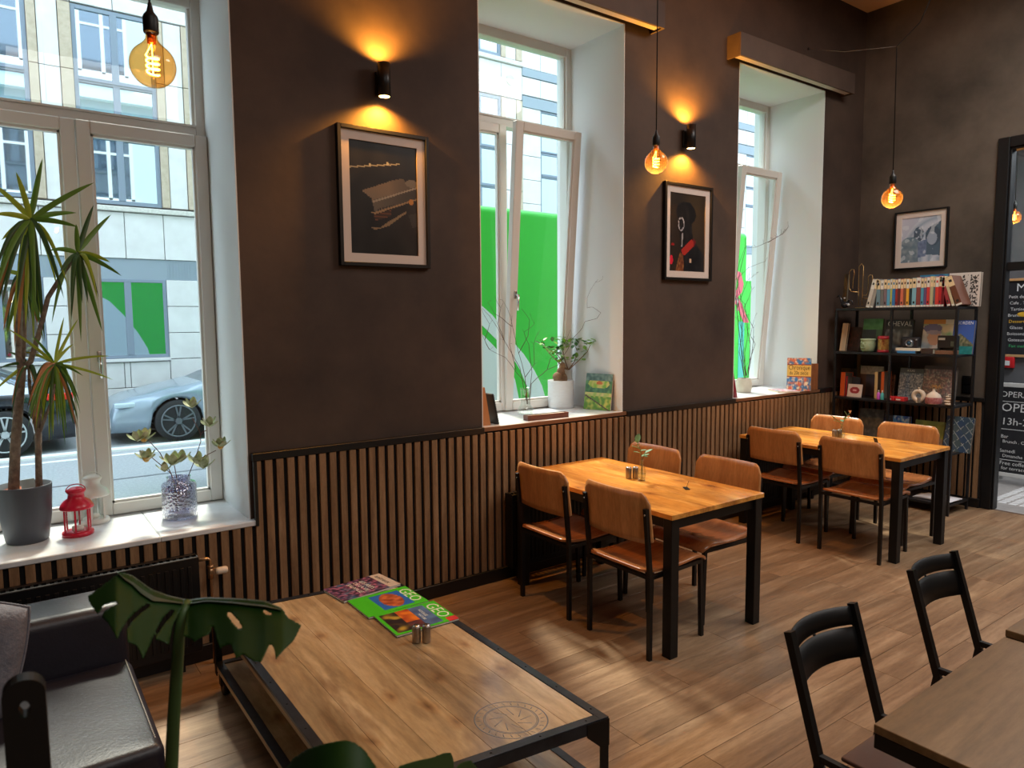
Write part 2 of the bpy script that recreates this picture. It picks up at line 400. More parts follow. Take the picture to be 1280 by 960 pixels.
b = B(); b.box(-3, E_, 3.792, W, 0, .085, .003); b.obj('baseboard_left', BB, kind='structure')
b = B(); b.box(WIN[0][1]+.012, WIN[1][0]-.01, 3.806, W, 1.01, 1.052, .003); b.obj('trim_8', BB, kind='structure')
b = B(); b.box(WIN[1][1]+.01, WIN[2][0]-.01, 3.806, W, 1.01, 1.052, .003); b.obj('trim_9', BB, kind='structure')
b = B(); b.box(WIN[2][1]+.01, E_, 3.806, W, 1.01, 1.052, .003); b.obj('trim_10', BB, kind='structure')
b = B(); b.box(-3, WIN[0][0]-.06, 3.806, W, 1.01, 1.052, .003); b.obj('trim_11', BB, kind='structure')
# black corner strip beside window 1's sill end
b = B(); b.box(WIN[0][1]+.013, WIN[0][1]+.03, 3.80, SY+.006, WIN[0][2]-.03, 1.01); b.obj('trim_12', BB, kind='structure')

# pelmets (blind boxes) over windows 2 and 3
PEL = M('pelmet_brown', (76, 62, 54), .7, 0, (90, 74, 64), 3, .05); PELI = M('pelmet_inner_white', (200, 190, 175), .7)
for n, px in ((1, 'middle'), (2, 'far')):
    x0, x1 = WIN[n][0]-.17, WIN[n][1]+.28; o = thing('blind_pelmet', 'dark brown boxed blind pelmet over the %s window' % px, 'pelmet', (x0, W, 3.885))
    w = x1-x0; b = B(); b.box(0, w, -.135, -.117, 0, .185, .002); b.box(0, .018, -.117, 0, 0, .185, .001); b.box(w-.018, w, -.117, 0, 0, .185, .001); b.box(.018, w-.018, -.117, 0, .167, .185)
    b.obj('casing', PEL, o)
    b = B(); b.box(.019, w-.019, -.116, -.045, .012, .02); b.obj('blind_bar', PELI, o, label='off-white roller blind bar inside the pelmet')
    b = B(); b.tube([(.02, -.08, .09), (w-.02, -.08, .09)], .04, 12); b.obj('rolled_blind', PELI, o)

# end wall with door opening, inner slats
DY0, DY1, DZ = .55, 2.535, 3.21     # door hole
b = B(); b.box(E_, E_+.09, DY1, W, -.2, 5); b.box(E_, E_+.09, -4, DY0, -.2, 5); b.box(E_, E_+.09, DY0, DY1, DZ, 5); b.obj('wall_end', WALLE, kind='structure')
b = B(); b.box(E_-.022, E_, 2.62, SY, 0, .985); bk2 = b.obj('trim_13', FELT, kind='structure')
b = B(); b.box(-.012, .006, -.0195, .0195, 0, .905, .0015); sm = b.mesh('slat', SLAT)
y = 2.665
while y < SY-.03: place(sm, 'slat', bk2, (E_-.028, y, .08)); y += .0603
b = B(); b.box(E_-.045, E_, 2.62, SY, .975, 1.012, .003); b.obj('trim_14', BB, kind='structure')
b = B(); b.box(E_-.055, E_, 2.62, 3.79, 0, .085, .003); b.obj('baseboard_end', BB, kind='structure')
DF = M('door_frame_black', (17, 18, 20), .45, spec=.35)
b = B()
for y0, y1 in ((DY1, DY1+.09), (DY0-.09, DY0)):
    b.box(E_-.03, E_+.02, y0, y1, 0, DZ+.09, .006)
b.box(E_-.03, E_+.02, DY0, DY1, DZ, DZ+.09, .006)
b.box(E_-.01, E_+.09, DY1-.014, DY1, 0, DZ, .004); b.box(E_-.01, E_+.09, DY0, DY0+.014, 0, DZ, .004); b.box(E_-.01, E_+.09, DY0, DY1, DZ-.02, DZ, .004)
b.box(E_+.02, E_+.08, DY0+.01, DY1-.01, 2.15, 2.225, .004)
dr = b.obj('door_1', DF, kind='structure')
b = B(); b.box(E_+.048, E_+.054, DY0+.014, DY1-.014, 2.225, DZ-.02); b.obj('transom_pane', glass('transom_glass', (.93, .96, .97), .9, base=.04), dr)

# ceiling, back walls
CE = M('ceiling_tan_paint', (224, 182, 136), .8)
b = B(); b.box(-3, E_+.2, -4, WO, CEIL, CEIL+.2); b.obj('ceiling', CE, kind='structure')
b = B(); b.box(-3.2, -3, -4, WO, -.2, 5); b.obj('wall_back', WALL, kind='structure')
b = B(); b.box(-3, E_, -4.2, -4, -.2, 5); b.obj('wall_right', M('warm_pale_plaster', (150, 136, 120), .8), kind='structure')

# floor: planks along x
FL = wood('oak_floor_plank', (110, 86, 64), (142, 115, 88), (174, 147, 117), 'X', .8, .34, rnd=.07, bump=.12, spec=.5)
b = B(); b.box(-3, E_+.05, -4, WO, -.1, -.004); fl = b.obj('floor', M('floor_joint', (84, 64, 48), .6), kind='structure')
pw, pl = .192, 1.24; b = B(); b.box(.0008, pl-.0008, .0008, pw-.0008, -.006, 0, .001); pm = b.mesh('floor_plank', FL)
b = B(); b.box(.0008, pl-.0008, .0008, pw-.0008, -.006, 0, .001)
j = 0; y = 3.85-pw*1.0
rest = B()
while y > -4.1:
    x = -3.0-((j*.437) % 1)*pl
    while x < E_-.005:
        x0, x1 = max(x, -3), min(x+pl, E_+.0)
        if x1-x0 > .03:
            if y > .15 and x1 > .0 and x0 < E_ and (x1 > (y-2.4)*.2) and not (x0 > 1.2 and y < (x0-2.5)*.12):
                if x1-x0 > pl-.001: place(pm, 'floor_plank', fl, (x, y, 0))
                else:
                    q = B(); q.box(0, x1-x0-.0016, .0008, pw-.0008, -.006, 0, .001); q.obj('floor_plank', FL, fl, (x0, y, 0))
            else: rest.box(x0, x1-.0016, y+.0008, y+pw-.0008, -.006, 0)
        x += pl
    y -= pw; j += 1
rest.obj('floor_plank_field', FL, fl, kind='stuff')

# sockets behind the shelf
o = thing('double_switch', 'black double wall switch beside the bookshelf above the slats', 'switch', (E_, 2.78, 1.04))
b = B(); b.box(-.01, 0, -.045, .045, 0, .165, .003, 2); b.obj('plate', BLK, o)
for z in (.012, .087): b = B(); b.box(-.016, -.01, -.035, .035, z, z+.066, .002); b.obj('rocker', BLKS, o)

# ------------------------------------------------------------------ next room
NF = M('grey_tile_floor', (140, 138, 136), .35, 0, (160, 158, 156), 8)
b = B(); b.box(E_+.05, 11, -2, 5, -.1, -.002); nf = b.obj('floor_next_room', NF, kind='structure')
NW = M('slate_grey_paint', (86, 88, 92), .8, 0, (104, 106, 110), 2)
b = B(); b.box(9.7, 9.9, -2, 5, -.1, 4.4); b.box(E_+.1, 9.7, 4.4, 4.6, -.1, 4.4); b.box(E_+.1, 9.9, -2.2, -2, -.1, 4.4); b.obj('wall_next_room', NW, kind='structure')
b = B(); b.box(E_+.1, 9.9, -2, 4.6, 4.2, 4.4); b.obj('ceiling_next_room', M('grey_white_ceiling', (190, 192, 192), .8), kind='structure')
T1 = M('window_light_white', (225, 228, 230), .25); b = B()  # white squares paint the lattice of window light onto the floor
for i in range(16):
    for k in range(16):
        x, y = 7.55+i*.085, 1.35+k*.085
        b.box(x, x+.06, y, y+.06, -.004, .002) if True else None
b.obj('window_light_grid', T1, nf, kind='stuff')
CHALK = M('blackboard', (24, 26, 32), .6, 0, (34, 36, 42), 5); CW = M('chalk_white', (215, 218, 220), .9); PINE = M('pine_frame', (190, 150, 104), .5)
YEL = M('chalk_yellow', (225, 180, 50), .9); GRN = M('chalk_green', (70, 170, 110), .9)
RZ = Matrix.Rotation(-pi/2, 4, 'Z')
o = thing('menu_board', 'tall chalk menu board in a pine frame on the next room wall', 'menu board', (9.69, 3.38, 1.27), (0, 0, -pi/2))
w, h = .95, .92
b = B(); b.box(0, w, -.012, 0, 0, h); b.obj('board', CHALK, o)
b = B(); b.box(0, .03, -.028, 0, 0, h, .003); b.box(w-.03, w, -.028, 0, 0, h, .003); b.box(.03, w-.03, -.028, 0, 0, .03, .003); b.box(.03, w-.03, -.028, 0, h-.03, h, .003); b.obj('board_frame', PINE, o)
def chalk(s, x, z, size, m=CW): text('chalk_writing', s, size, m, o, TX(x, -.0135, z) @ RXF, .0003)
chalk('MENU', .115, .77, .13)
for i, (s, m) in enumerate([('Petit dejeuner', CW), ('Cafe . The . Cacao', CW), ('Tartines', CW), ('Brunch', CW), ('Desserts', YEL), ('Glaces', CW), ('Boissons', CW), ('Gateaux', CW), ('Fait maison', GRN)]):
    chalk(s, .045+.012*(i % 3), .69-i*.072, .05, m)
b = B(); b.ball((.21, -.014, .50), .05, 1.5, .08, .6); b.obj('chalk_drawing', YEL, o)
o = thing('pavement_sign', 'chalkboard A-frame sign with opening hours on the next room floor', 'sign', (8.45, 2.99, 0), (radians(-6), 0, -pi/2))
w, h = .62, 1.06
for nm, y in (('leg_panel', 0.0),):
    b = B(); b.box(0, w, -.012, .004, .12, h-.03); b.obj('board', CHALK, o)
b = B(); PW = M('white_sign_frame', (205, 208, 208), .5)
b.box(0, .03, -.022, .006, 0, h, .003); b.box(w-.03, w, -.022, .006, 0, h, .003); b.box(.03, w-.03, -.022, .006, h-.045, h, .003); b.box(.03, w-.03, -.022, .006, .08, .12, .003); b.obj('board_frame', PW, o)
b = B(); b.box(0, .03, 0, .02, 0, h-.05, .002, T=Matrix.Rotation(radians(-16), 4, 'X')); b.box(w-.03, w, 0, .02, 0, h-.05, .002, T=Matrix.Rotation(radians(-16), 4, 'X'))
bb = b.obj('rear_leg', PW, o); bb.location = (0, .24, -.0); bb.rotation_euler = (radians(28), 0, 0)
for s, x, z, q in [('OPERATION', .02, .91, .085), ('OPEN', .04, .76, .125), ('13h-23h', .05, .62, .105), ('Bar', .06, .48, .05), ('Brunch . Cafe', .08, .43, .045), ('Samedi', .06, .33, .05), ('Dimanche', .09, .28, .045), ('Free coffee', .07, .2, .055), ('for terrace', .09, .15, .05)]: chalk(s, x, z, q)
b = B()
for z in (.86, .57, .25): b.box(.04, .57, -.0135, -.012, z, z+.006)
b.obj('chalk_line', CW, o)
o = thing('fire_alarm_box', 'small red fire alarm call point on the next room wall', 'alarm', (9.7, 3.31, 1.14), (0, 0, -pi/2))
b = B(); b.box(-.07, .07, -.05, 0, 0, .13, .008, 2); b.obj('housing', M('alarm_red', (190, 30, 36), .4), o); b = B(); b.box(-.03, .03, -.054, -.05, .03, .085); b.obj('press_plate', CW, o)

# ================================================================== outside
GZ = -.2
ASPH = M('asphalt_pale', (150, 152, 156), .85, 0, (174, 176, 180), 30, .2, 200)
b = B(); b.box(-30, 50, WO, 26, GZ-.2, GZ); st = b.obj('ground_street', ASPH, kind='structure')
PAV = M('pavement_stone', (190, 186, 180), .8, 0, (204, 200, 194), 8)
b = B(); b.box(-30, 50, WO, 6.3, GZ, GZ+.12, .01); b.box(-30, 50, 14.2, 14.9, GZ, GZ+.10, .01); b.obj('ground_pavement', PAV, kind='structure')
LW = M('road_paint_white', (235, 235, 232), .7)
b = B(); b.box(-30, 50, 11.75, 11.87, GZ, GZ+.004); b.box(-30, 50, 12.15, 12.38, GZ, GZ+.03); b.obj('ground_road_marking', LW, kind='structure')
b = B(); b.box(-30, 50, 9.93, 9.99, GZ, GZ+.003); b.box(-30, 50, 8.5, 8.55, GZ, GZ+.003); b.obj('ground_road_rail', M('rail_grey', (105, 106, 112), .5), kind='structure')

# facade opposite
F = 14.8
STONE = M('pale_stone_panel', (208, 203, 203), .7, 0, (220, 216, 216), 3); BEI = M('beige_stone_panel', (176, 158, 138), .75, 0, (192, 174, 156), 12)
BLUE = M('blue_grey_metal_frame', (124, 134, 150), .5); BAND = M('grey_blue_lintel', (140, 150, 162), .55)
JNT = M('stone_joint_grey', (96, 92, 92), .9)  # grey core colour that shows in the joints between panels
PANE = mirror_pane('reflecting_pane', (44, 60, 72), .62); 
bd = thing('office_building', 'pale stone building across the street with blue-grey framed windows', 'building', (0, F, GZ))
b = B(); b.box(-14, 34, .02, 3, 0, 12.6); b.obj('wall_core', JNT, bd)
ZB = -GZ
def panel(x0, x1, z0, z1, m=None, y=0.0, d=.03, nm='stone_panel', bev=.006, lab=None):
    b = B(); g = .006; b.box(x0+g, x1-g, y-d, y+.03, z0+g, z1-g, bev); return b.obj(nm, m or STONE, bd, (0, 0, ZB), label=lab)
def frame_win(x0, x1, z0, z1, mull=(), trans=(), fr=.07, dep_=.12):
    b = B(); b.box(x0, x0+fr, .0, dep_, z0, z1, .004); b.box(x1-fr, x1, .0, dep_, z0, z1, .004); b.box(x0+fr, x1-fr, .0, dep_, z0, z0+fr, .004); b.box(x0+fr, x1-fr, .0, dep_, z1-fr, z1, .004)
    for m in mull: b.box(m-.055, m+.055, -.01, dep_, z0+fr, z1-fr, .004)
    for t_ in trans: b.box(x0+fr, x1-fr, -.012, dep_, t_-.05, t_+.05, .004); b.box(x0+fr, x1-fr, -.035, -.012, t_-.012, t_+.002)
    f = b.obj('window_frame', BLUE, bd, (0, -.015, ZB)); xs = [x0+fr]+[v for m in mull for v in (m-.055, m+.055)]+[x1-fr]; zs = [z0+fr]+[v for t_ in trans for v in (t_-.05, t_+.05)]+[z1-fr]
    for i in range(0, len(xs), 2):
        for k in range(0, len(zs), 2):
            q = B(); q.box(xs[i], xs[i+1], .03, .04, zs[k], zs[k+1]); q.obj('pane', PANE, f)
    return f
P0 = 1.34; per = 1.955
for k in range(-2, 6):
    x0 = P0+k*per; x1 = x0+1.30; nx = x0+per
    # ground floor
    if k < 5:
        frame_win(x0, x1, 1.10, 2.56, mull=((x0+x1)/2,), fr=.06)
        panel(x0-.02, x1+.02, 1.03, 1.10, d=.07, nm='sill_stone'); panel(x0, x0+.52, .55, 1.03); panel(x0+.52, x0+.62, .55, 1.03); panel(x0+.62, x1, .55, 1.03); panel(x0, x1, -.2, .55)
        for z in (2.06, 1.56, 1.06, .56): panel(x1, nx, z, z+.5)
        panel(x1, nx, -.2, .56)
        b = B(); b.box(x0, x1, -.005, .05, 2.56, 2.93); b.obj('lintel_panel', BAND, bd, (0, 0, ZB))
        b = B(); b.box(x1, nx, -.005, .05, 2.56, 2.93)
        for i in range(12): b.box(x1+.04+i*.05, x1+.06+i*.05, -.012, -.004, 2.6, 2.89)
        b.obj('vent_grille', BAND, bd, (0, 0, ZB))
    for zb, zt, lz, lt in ((2.93, 3.77, 3.77, 3.87), (7.30, 8.10, 8.10, 8.22)):
        if k < 5:
            for i in range(3): panel(x0+i*per/3-.0, x0+(i+1)*per/3, zb, zt)
            panel(x0, nx, lz, lt, d=.09, nm='ledge_stone', bev=.01, m=M('rough_ledge_stone', (214, 208, 202), .9, 0, (190, 184, 178), 30))
    if k < 5:
        for z0, z1 in ((3.9, 7.28), (8.24, 11.6)):
            frame_win(x0, x1, z0, z1, mull=((x0+x1)/2,), trans=((z0+1.18, z0+2.12) if z0 < 5 else (z0+1.5,)))
            for xa, xb, m in ((x1, x1+.145, BEI), (x1+.145, x1+.46, STONE), (x1+.46, nx, BEI)):
                zz = z0
                while zz < z1-.1: panel(xa, xb, zz, min(zz+1.13, z1), m, nm='pilaster_stone', d=.05 if m is BEI else .03); zz += 1.13
# right section beyond x = 11.1
xs = 11.11
b = B(); b.box(10.72-.09, 10.72+.09, -.06, 0, 7.6, 7.78); 
bx = B(); bx.lathe([(.12, -.03), (.12, .03)], 20); o = bx.obj('round_medallion', M('medallion_stone', (198, 188, 176), .8), bd, (10.73, -.045, 7.72+ZB), (pi/2, 0, 0)); b.bm.free()
for k in range(0, 12):
    x0 = xs+k*.62*2; 
    for z0, z1 in ((7.45, 7.9), (8.12, 9.3), (2.93, 3.9)): panel(x0, x0+.6, z0, z1); panel(x0+.6, x0+1.24, z0, z1)
    for z0, z1 in ((7.15, 7.42), (7.91, 8.11), (3.9, 4.15)):
        b = B(); b.box(x0, x0+1.24, -.05, .03, z0, z1, .004); b.obj('band_panel', BAND, bd, (0, 0, ZB))
    for z in range(5): panel(x0, x0+.6, 4.15+z*.6, 4.15+(z+1)*.6)
    frame_win(x0+.6, x0+1.24, 6.1, 7.14, fr=.04); frame_win(x0+.6, x0+1.24, 4.15, 6.08, trans=(5.5,), fr=.04)
    panel(x0, x0+.6, -.2, 2.93); frame_win(x0+.6, x0+1.24, .3, 2.9, fr=.05)
b = B(); b.box(-14, 34, -.3, 3.2, 12.6, 12.9, .03); b.obj('cornice', STONE, bd)

# our own building's street front above the cafe: seen mirrored in the panes opposite
of = B()
xs_ = [-14, -3]; 
of.box(-14, -3, W, WO, -.2, 12.5); of.box(E_, 30, 4.63, WO+.4, -.2, 12.5); of.box(-3, E_, W, WO, 5.0, 12.5); of.box(-14, 30, WO, WO+.25, 4.6, 4.85); of.box(-14, 30, WO, WO+.3, 8.4, 8.7); of.box(-14, 30, WO-.2, WO+.5, 12.3, 12.7)
wf = of.obj('wall_street_front', M('street_front_plaster', (206, 224, 228), .8), kind='structure')
DG = mirror_pane('dark_street_pane', (40, 52, 66), .25)
for k in range(-5, 12):
    for z in (5.5, 9.2):
        xc = .39+k*2.65; b = B(); b.box(xc-.62, xc+.62, 0, .03, z, z+2.0); q = b.obj('street_pane', DG, wf, (0, WO, 0))
        b = B(); b.box(xc-.66, xc-.56, 0, .07, z, z+2); b.box(xc+.56, xc+.66, 0, .07, z, z+2); b.box(xc-.05, xc+.05, 0, .07, z, z+2); b.box(xc-.56, xc+.56, 0, .06, z+1.35, z+1.42); b.box(xc-.66, xc+.66, 0, .07, z-.06, z+.06)
        b.box(xc-.8, xc+.8, 0, .2, z-.2, z-.06, .02)
        pr = [(xc+.85*cos(a), z+2.0+.3*sin(a)) for a in [pi*i/8 for i in range(9)]]; b.prism([(xc-.85, z+1.98)][:0]+pr, 'y', 0, .12)
        b.obj('street_window_surround', M('window_surround_white', (228, 232, 234), .7), wf, (0, WO, 0))

# cars
TIRE = M('tyre_rubber', (30, 30, 32), .8); RIM = M('alloy_rim', (120, 124, 130), .35, .7); RIMW = M('white_alloy_rim', (190, 194, 198), .35, .4)
def make_car(name, label, paint, rim, loc, red=None):
    o = thing(name, label, 'car', loc)
    L = 2.35
    def roof(x):   # top profile along the length, nose at -L
        P = [(-2.35, .50), (-2.30, .66), (-2.0, .76), (-1.4, .88), (-.95, .97), (-.35, 1.28), (.1, 1.42), (.6, 1.42), (1.2, 1.32), (1.8, 1.12), (2.2, 1.04), (2.32, .9), (2.35, .6)]
        for (a, za), (c, zc) in zip(P, P[1:]):
            if a <= x <= c: t_ = (x-a)/(c-a); t_ = t_*t_*(3-2*t_)*.4+t_*.6; return za+(zc-za)*t_
        return .6
    def sec(x):
        zt = roof(x); e = abs(x)/L; hw = .92-.18*max(0, e-.72)/.28*1.2; belt = min(zt-.04, .92 if x > -.9 else zt-.07); zb = .2
        arch = 0
        for wx in (-1.40, 1.45):
            d = abs(x-wx)
            if d < .40: arch = max(arch, sqrt(.40**2-d*d))
        z0 = max(zb, .33+arch-.0 if arch else zb) if arch else zb
        inn = hw*(.72 if zt-belt > .15 else .88)
        pts = [(-hw*.97, z0), (-hw, (z0+belt)/2+.05), (-hw*.96, belt), (-inn, belt+(zt-belt)*.8), (-inn*.8, zt), (inn*.8, zt), (inn, belt+(zt-belt)*.8), (hw*.96, belt), (hw, (z0+belt)/2+.05), (hw*.97, z0)]
        return [Vector((x, p[0], p[1])) for p in pts]
    N = 72; b = B(); rings = [sec(-L+2*L*i/N) for i in range(N+1)]; vs = [[b.bm.verts.new(p) for p in r] for r in rings]
    for i in range(N):
        x = -L+2*L*(i+.5)/N
        for k in range(9):
            f = b.bm.faces.new((vs[i][k], vs[i][k+1], vs[i+1][k+1], vs[i+1][k])); f.smooth = True
            cabin = -.9 < x < 1.75
            f.material_index = 1 if (cabin and k in (2, 6)) or (k == 4 and (-.95 < x < -.32 or 1.25 < x < 1.95)) or (k in (3, 5) and (-.95 < x < -.5)) else 0
        f = b.bm.faces.new((vs[i][9], vs[i][0], vs[i+1][0], vs[i+1][9])); f.material_index = 2
    for r in (vs[0], vs[-1]): b.bm.faces.new(r)
    b.obj('body', [paint, mirror_pane('car_glass', (24, 30, 34), .35), TIRE], o)
    for wx in (-1.40, 1.45):
        for s in (-1, 1):
            q = B(); q.lathe([(.20, -.11), (.33, -.11), (.345, -.08), (.345, .08), (.33, .11), (.20, .11)], 32); wh = q.obj('wheel', TIRE, o, (wx, s*.82, .345), (pi/2, 0, 0))
            q = B(); q.lathe([(.255, -.10), (.255, .10)], 28)
            rr = q.obj('wheel_well', TIRE, wh); q = B()
            for a in range(5):
                an = 2*pi*a/5+.3
                for da in (-.16, .16): q.bar((.05*cos(an), .05*sin(an), .112*(-s if False else 1)), (.25*cos(an+da), .25*sin(an+da), .112), .024); q.bar((.05*cos(an), .05*sin(an), -.112), (.25*cos(an+da), .25*sin(an+da), -.112), .024)
            ring = [(.255*cos(2*pi*i/28), .255*sin(2*pi*i/28)) for i in range(28)]
            for zz in (-.112, .112): q.tube([(p[0], p[1], zz) for p in ring], .011, 6, loop=True); q.lathe([(.055, zz-.01), (.055, zz+.01)], 12)
            q.obj('rim', rim, wh)
    q = B(); q.box(-2.30, -2.0, -.80, -.74, .60, .68, .02, 2); q.obj('headlight', M('headlight_glass', (190, 205, 215), .15), o)
    q = B(); q.box(1.98, 2.325, -.84, -.66, .80, .90, .02, 2); q.obj('tail_light', M('tail_light_red', (220, 30, 20), .3), o)
    q = B(); q.box(-.52, -.34, -1.02, -.9, .92, 1.03, .03, 2); q.obj('wing_mirror', paint, o)
    q = B(); q.box(-1.0, 1.0, -.925, -.915, .30, .325); q.obj('sill_trim', TIRE, o)
    return o
make_car('car', 'blue-grey car parked across the street behind the near window vase', M('car_paint_blue_grey', (146, 160, 174), .25, .3, coat=.5), RIM, (3.72, 13.45, GZ))
make_car('car', 'black car with a red tail light parked behind the potted dracaena', M('car_paint_black', (34, 38, 46), .22, .2, coat=.6), RIMW, (-1.45, 13.45, GZ))

# green truck outside the middle window
GREEN = M('truck_green', (58, 205, 62), .42); TW = M('truck_white', (226, 238, 240), .45)
tk = thing('green_truck', 'bright green truck with white swoosh parked outside the middle window', 'truck', (2.05, 7.0, GZ))
x1, zt, zb = 7.66, 3.30, .55
b = B(); r = .09
prof = [(0, zb), (0, zt-r)]+[(r-r*cos(a), zt-r+r*sin(a)) for a in [pi/2*i/6 for i in range(1, 7)]]+[(2.4-r, zt), (2.4, zt-r), (2.4, zb)]
b.prism(prof, 'x', 0, x1); b.obj('box_body', GREEN, tk)
def TP(px, py): p = ony(px, py, 6.995); return (p.x-2.05, p.z-GZ)
up = [TP(560, 352), TP(601, 381), TP(615.6, 394), TP(643, 429), TP(655, 443), TP(668, 463), TP(677.5, 482), TP(686, 512), TP(690, 545)]
lo = [TP(560, 376), TP(601, 405), TP(616, 420), TP(637, 440), TP(650, 462), TP(660, 485), TP(664, 512), TP(666, 545)]
b = B(); b.prism(up+lo[::-1], 'y', -.006, 0); b.obj('swoosh', TW, tk, label='white curved swoosh band')
b = B(); b.prism([TP(560, 388), TP(601, 416), TP(616, 431), TP(634, 452), TP(644, 475), TP(649, 500), TP(651, 545), TP(560, 545)], 'y', -.006, 0); b.obj('swoosh', TW, tk)
b = B(); b.prism([(0, .6), (0, 2.65), (.25, 2.5), (.55, 2.15), (.85, 1.7), (1.05, 1.3), (1.2, .6)], 'y', 2.4, 2.406); b.obj('swoosh', TW, tk)
b = B(); b.box(0, x1, -.008, .0, zb, zb+.16); b.obj('skirt_band', M('truck_grey', (90, 96, 98), .5), tk)
PK = M('truck_pink', (235, 92, 120), .45); TEAL = M('truck_teal', (80, 190, 190), .45)
p = ony(905, 415, 6.995); text('logo_letter', 'R', 1.25, PK, tk, TX(p.x-2.05-.12, -.004, 1.78+.10) @ RXF, .003)
b = B(); b.box(x1-.16, x1-.02, -.006, 0, zb+.2, 1.9); b.obj('corner_panel', TEAL, tk)
for wx in (1.2, 5.4):
    for yy in (.2, 2.2):
        q = B(); q.lathe([(.2, -.14), (.46, -.14), (.48, -.1), (.48, .1), (.46, .14), (.2, .14)], 28); wh = q.obj('wheel', TIRE, tk, (wx, yy, .48), (pi/2, 0, 0))
        q = B(); q.lathe([(.24, -.1), (.24, .1)], 20); q.obj('rim', RIM, wh)
q = B(); q.box(.3, x1-.3, .3, 2.1, .40, .56); q.obj('chassis', TIRE, tk)
q = B(); q.prism([(.0, .5), (.0, 2.55), (1.2, 2.55), (1.75, 1.6), (1.85, .5)], 'y', .05, 2.35); cb = q.obj('cab', GREEN, tk, (x1+.05, 0, 0))
q = B(); q.prism([(.35, 1.6), (.35, 2.35), (1.1, 2.35), (1.5, 1.6)], 'y', .03, .05); q.obj('cab_window', PANE, cb)

# ================================================================== furniture
# radiators
def radiator(label, x0, x1, z0, z1, valve):
    o = thing('radiator', label, 'radiator', (x0, 3.70, 0)); w = x1-x0; b = B()
    b.box(0, w, 0, .018, z0, z1, .003)
    n = int(w/.035)
    for i in range(n): xx = .02+(w-.04)*i/n; b.box(xx, xx+.018, -.006, 0, z0+.04, z1-.04, .002)
    b.box(0, w, .06, .085, z0, z1, .003); b.box(0, .006, .018, .06, z0, z1); b.box(w-.006, w, .018, .06, z0, z1)
    b.obj('panel', BLKS, o)
    b = B(); 
    for i in range(int(w/.03)): b.box(.01+i*.03, .022+i*.03, .018, .06, z1-.012, z1-.004)
    b.obj('top_grille', BLK, o)
    for xx in (.08, w-.11): b = B(); b.box(xx, xx+.03, .085, .092, z0+.05, z1-.05); b.box(xx, xx+.03, .02, .085, z0-.02, z0+.02); b.box(xx, xx+.03, .03, .07, 0, z0-.02); b.obj('bracket', BLK, o)
    s = 1 if valve > 0 else -1; xe = w if s > 0 else 0
    b = B(); z = z1-.03; b.tube([(xe, .04, z), (xe+s*.05, .04, z), (xe+s*.062, .04, z-.012), (xe+s*.062, .04, .0)], .0085)
    b.lathe([(.014, -.03), (.014, .03)], 12, (xe+s*.062, .04, z-.075)); b.lathe([(.017, -.008), (.017, .008)], 6, (xe+s*.062, .04, z-.045)); b.obj('valve_pipe', M('brass_pipe', (176, 140, 104), .3, .8), o)
    b = B(); b.lathe([(.0, 0), (.016, 0), (.019, .012), (.019, .05), (.014, .058), (0, .058)], 16); k = b.obj('thermostat_knob', M('cream_plastic', (222, 208, 188), .4), o, (xe+s*.085, .04, z-.075), (0, s*pi/2, 0))
    return o
radiator('black panel radiator below the near window behind the sofa', -1.1, .745, .10, .585, 1)
radiator('black panel radiator behind the middle dining table', 2.68, 3.74, .10, .60, 1)
radiator('black panel radiator behind the far dining table', 5.30, 6.40, .10, .60, 1)

# bentwood dining chairs (local: facing +x, rear feet at x=0)
PLY = wood('beech_plywood', (174, 116, 68), (194, 136, 84), (210, 154, 102), 'Z', .9, .30, rnd=.05, bump=.03, coat=.3)
PLYS = wood('beech_plywood_seat', (160, 96, 54), (180, 112, 66), (196, 130, 80), 'X', .7, .26, rnd=.05, bump=.03, coat=.35)
def make_chair(label, loc, rz, group):
    o = thing('dining_chair', label, 'chair', loc, (0, 0, rz), group); hw = .226
    for s in (-1, 1):
        b = B(); b.bar((.0, s*hw, 0), (.0, s*hw, .44), .022); b.bar((.0, s*hw, .44), (-.035, s*hw, .80), .022); b.obj('rear_leg', BLKS, o)
        b = B(); b.bar((.445, s*(hw-.03), 0), (.43, s*(hw-.03), .43), .022); b.obj('front_leg', BLKS, o)
        b = B(); b.lathe([(0, 0), (.006, 0), (.005, .003), (0, .004)], 10); b.obj('back_bolt', HAND, o, (-.043, s*hw, .77), (0, -pi/2, 0))
    b = B(); b.bar((-.0, -hw, .435), (-.0, hw, .435), .02); b.bar((.43, -hw+.03, .43), (.43, hw-.03, .43), .02)
    for s in (-1, 1): b.bar((0, s*hw, .435), (.43, s*(hw-.03), .43), .02)
    b.obj('seat_frame', BLKS, o)
    def sf(u, v):
        x = -.03+.49*u; z = .462-.022*sin(pi*min(1, u*1.25))*(1-.35*abs(2*v-1)**3)
        if u > .86: z -= .10*(u-.86)**2/.02*.35
        if u < .1: z += .004
        wd = .225-.012*(1-u)+(-.02*max(0, (u-.9)/.1)**2)-.03*max(0, (.08-u)/.08)**2
        return (x, (2*v-1)*wd, z)
    b = B(); b.sheet(sf, 22, 12, -.012); b.obj('seat', PLYS, o)
    def bf(u, v):       # u across, v up
        yy = (2*u-1); e = max(0, abs(yy)-.80)/.20
        zt = .878-.055*e**2; zb = .612+.016*e**2
        z = zb+(zt-zb)*v
        return (-.026-.10*(z-.62)+.032*yy*yy, yy*.246*(1-.03*v), z)
    b = B(); b.sheet(bf, 22, 8, .011); b.obj('backrest', PLY, o)
    return o
G1, G2 = 'chairs at the middle dining table', 'chairs at the far dining table'
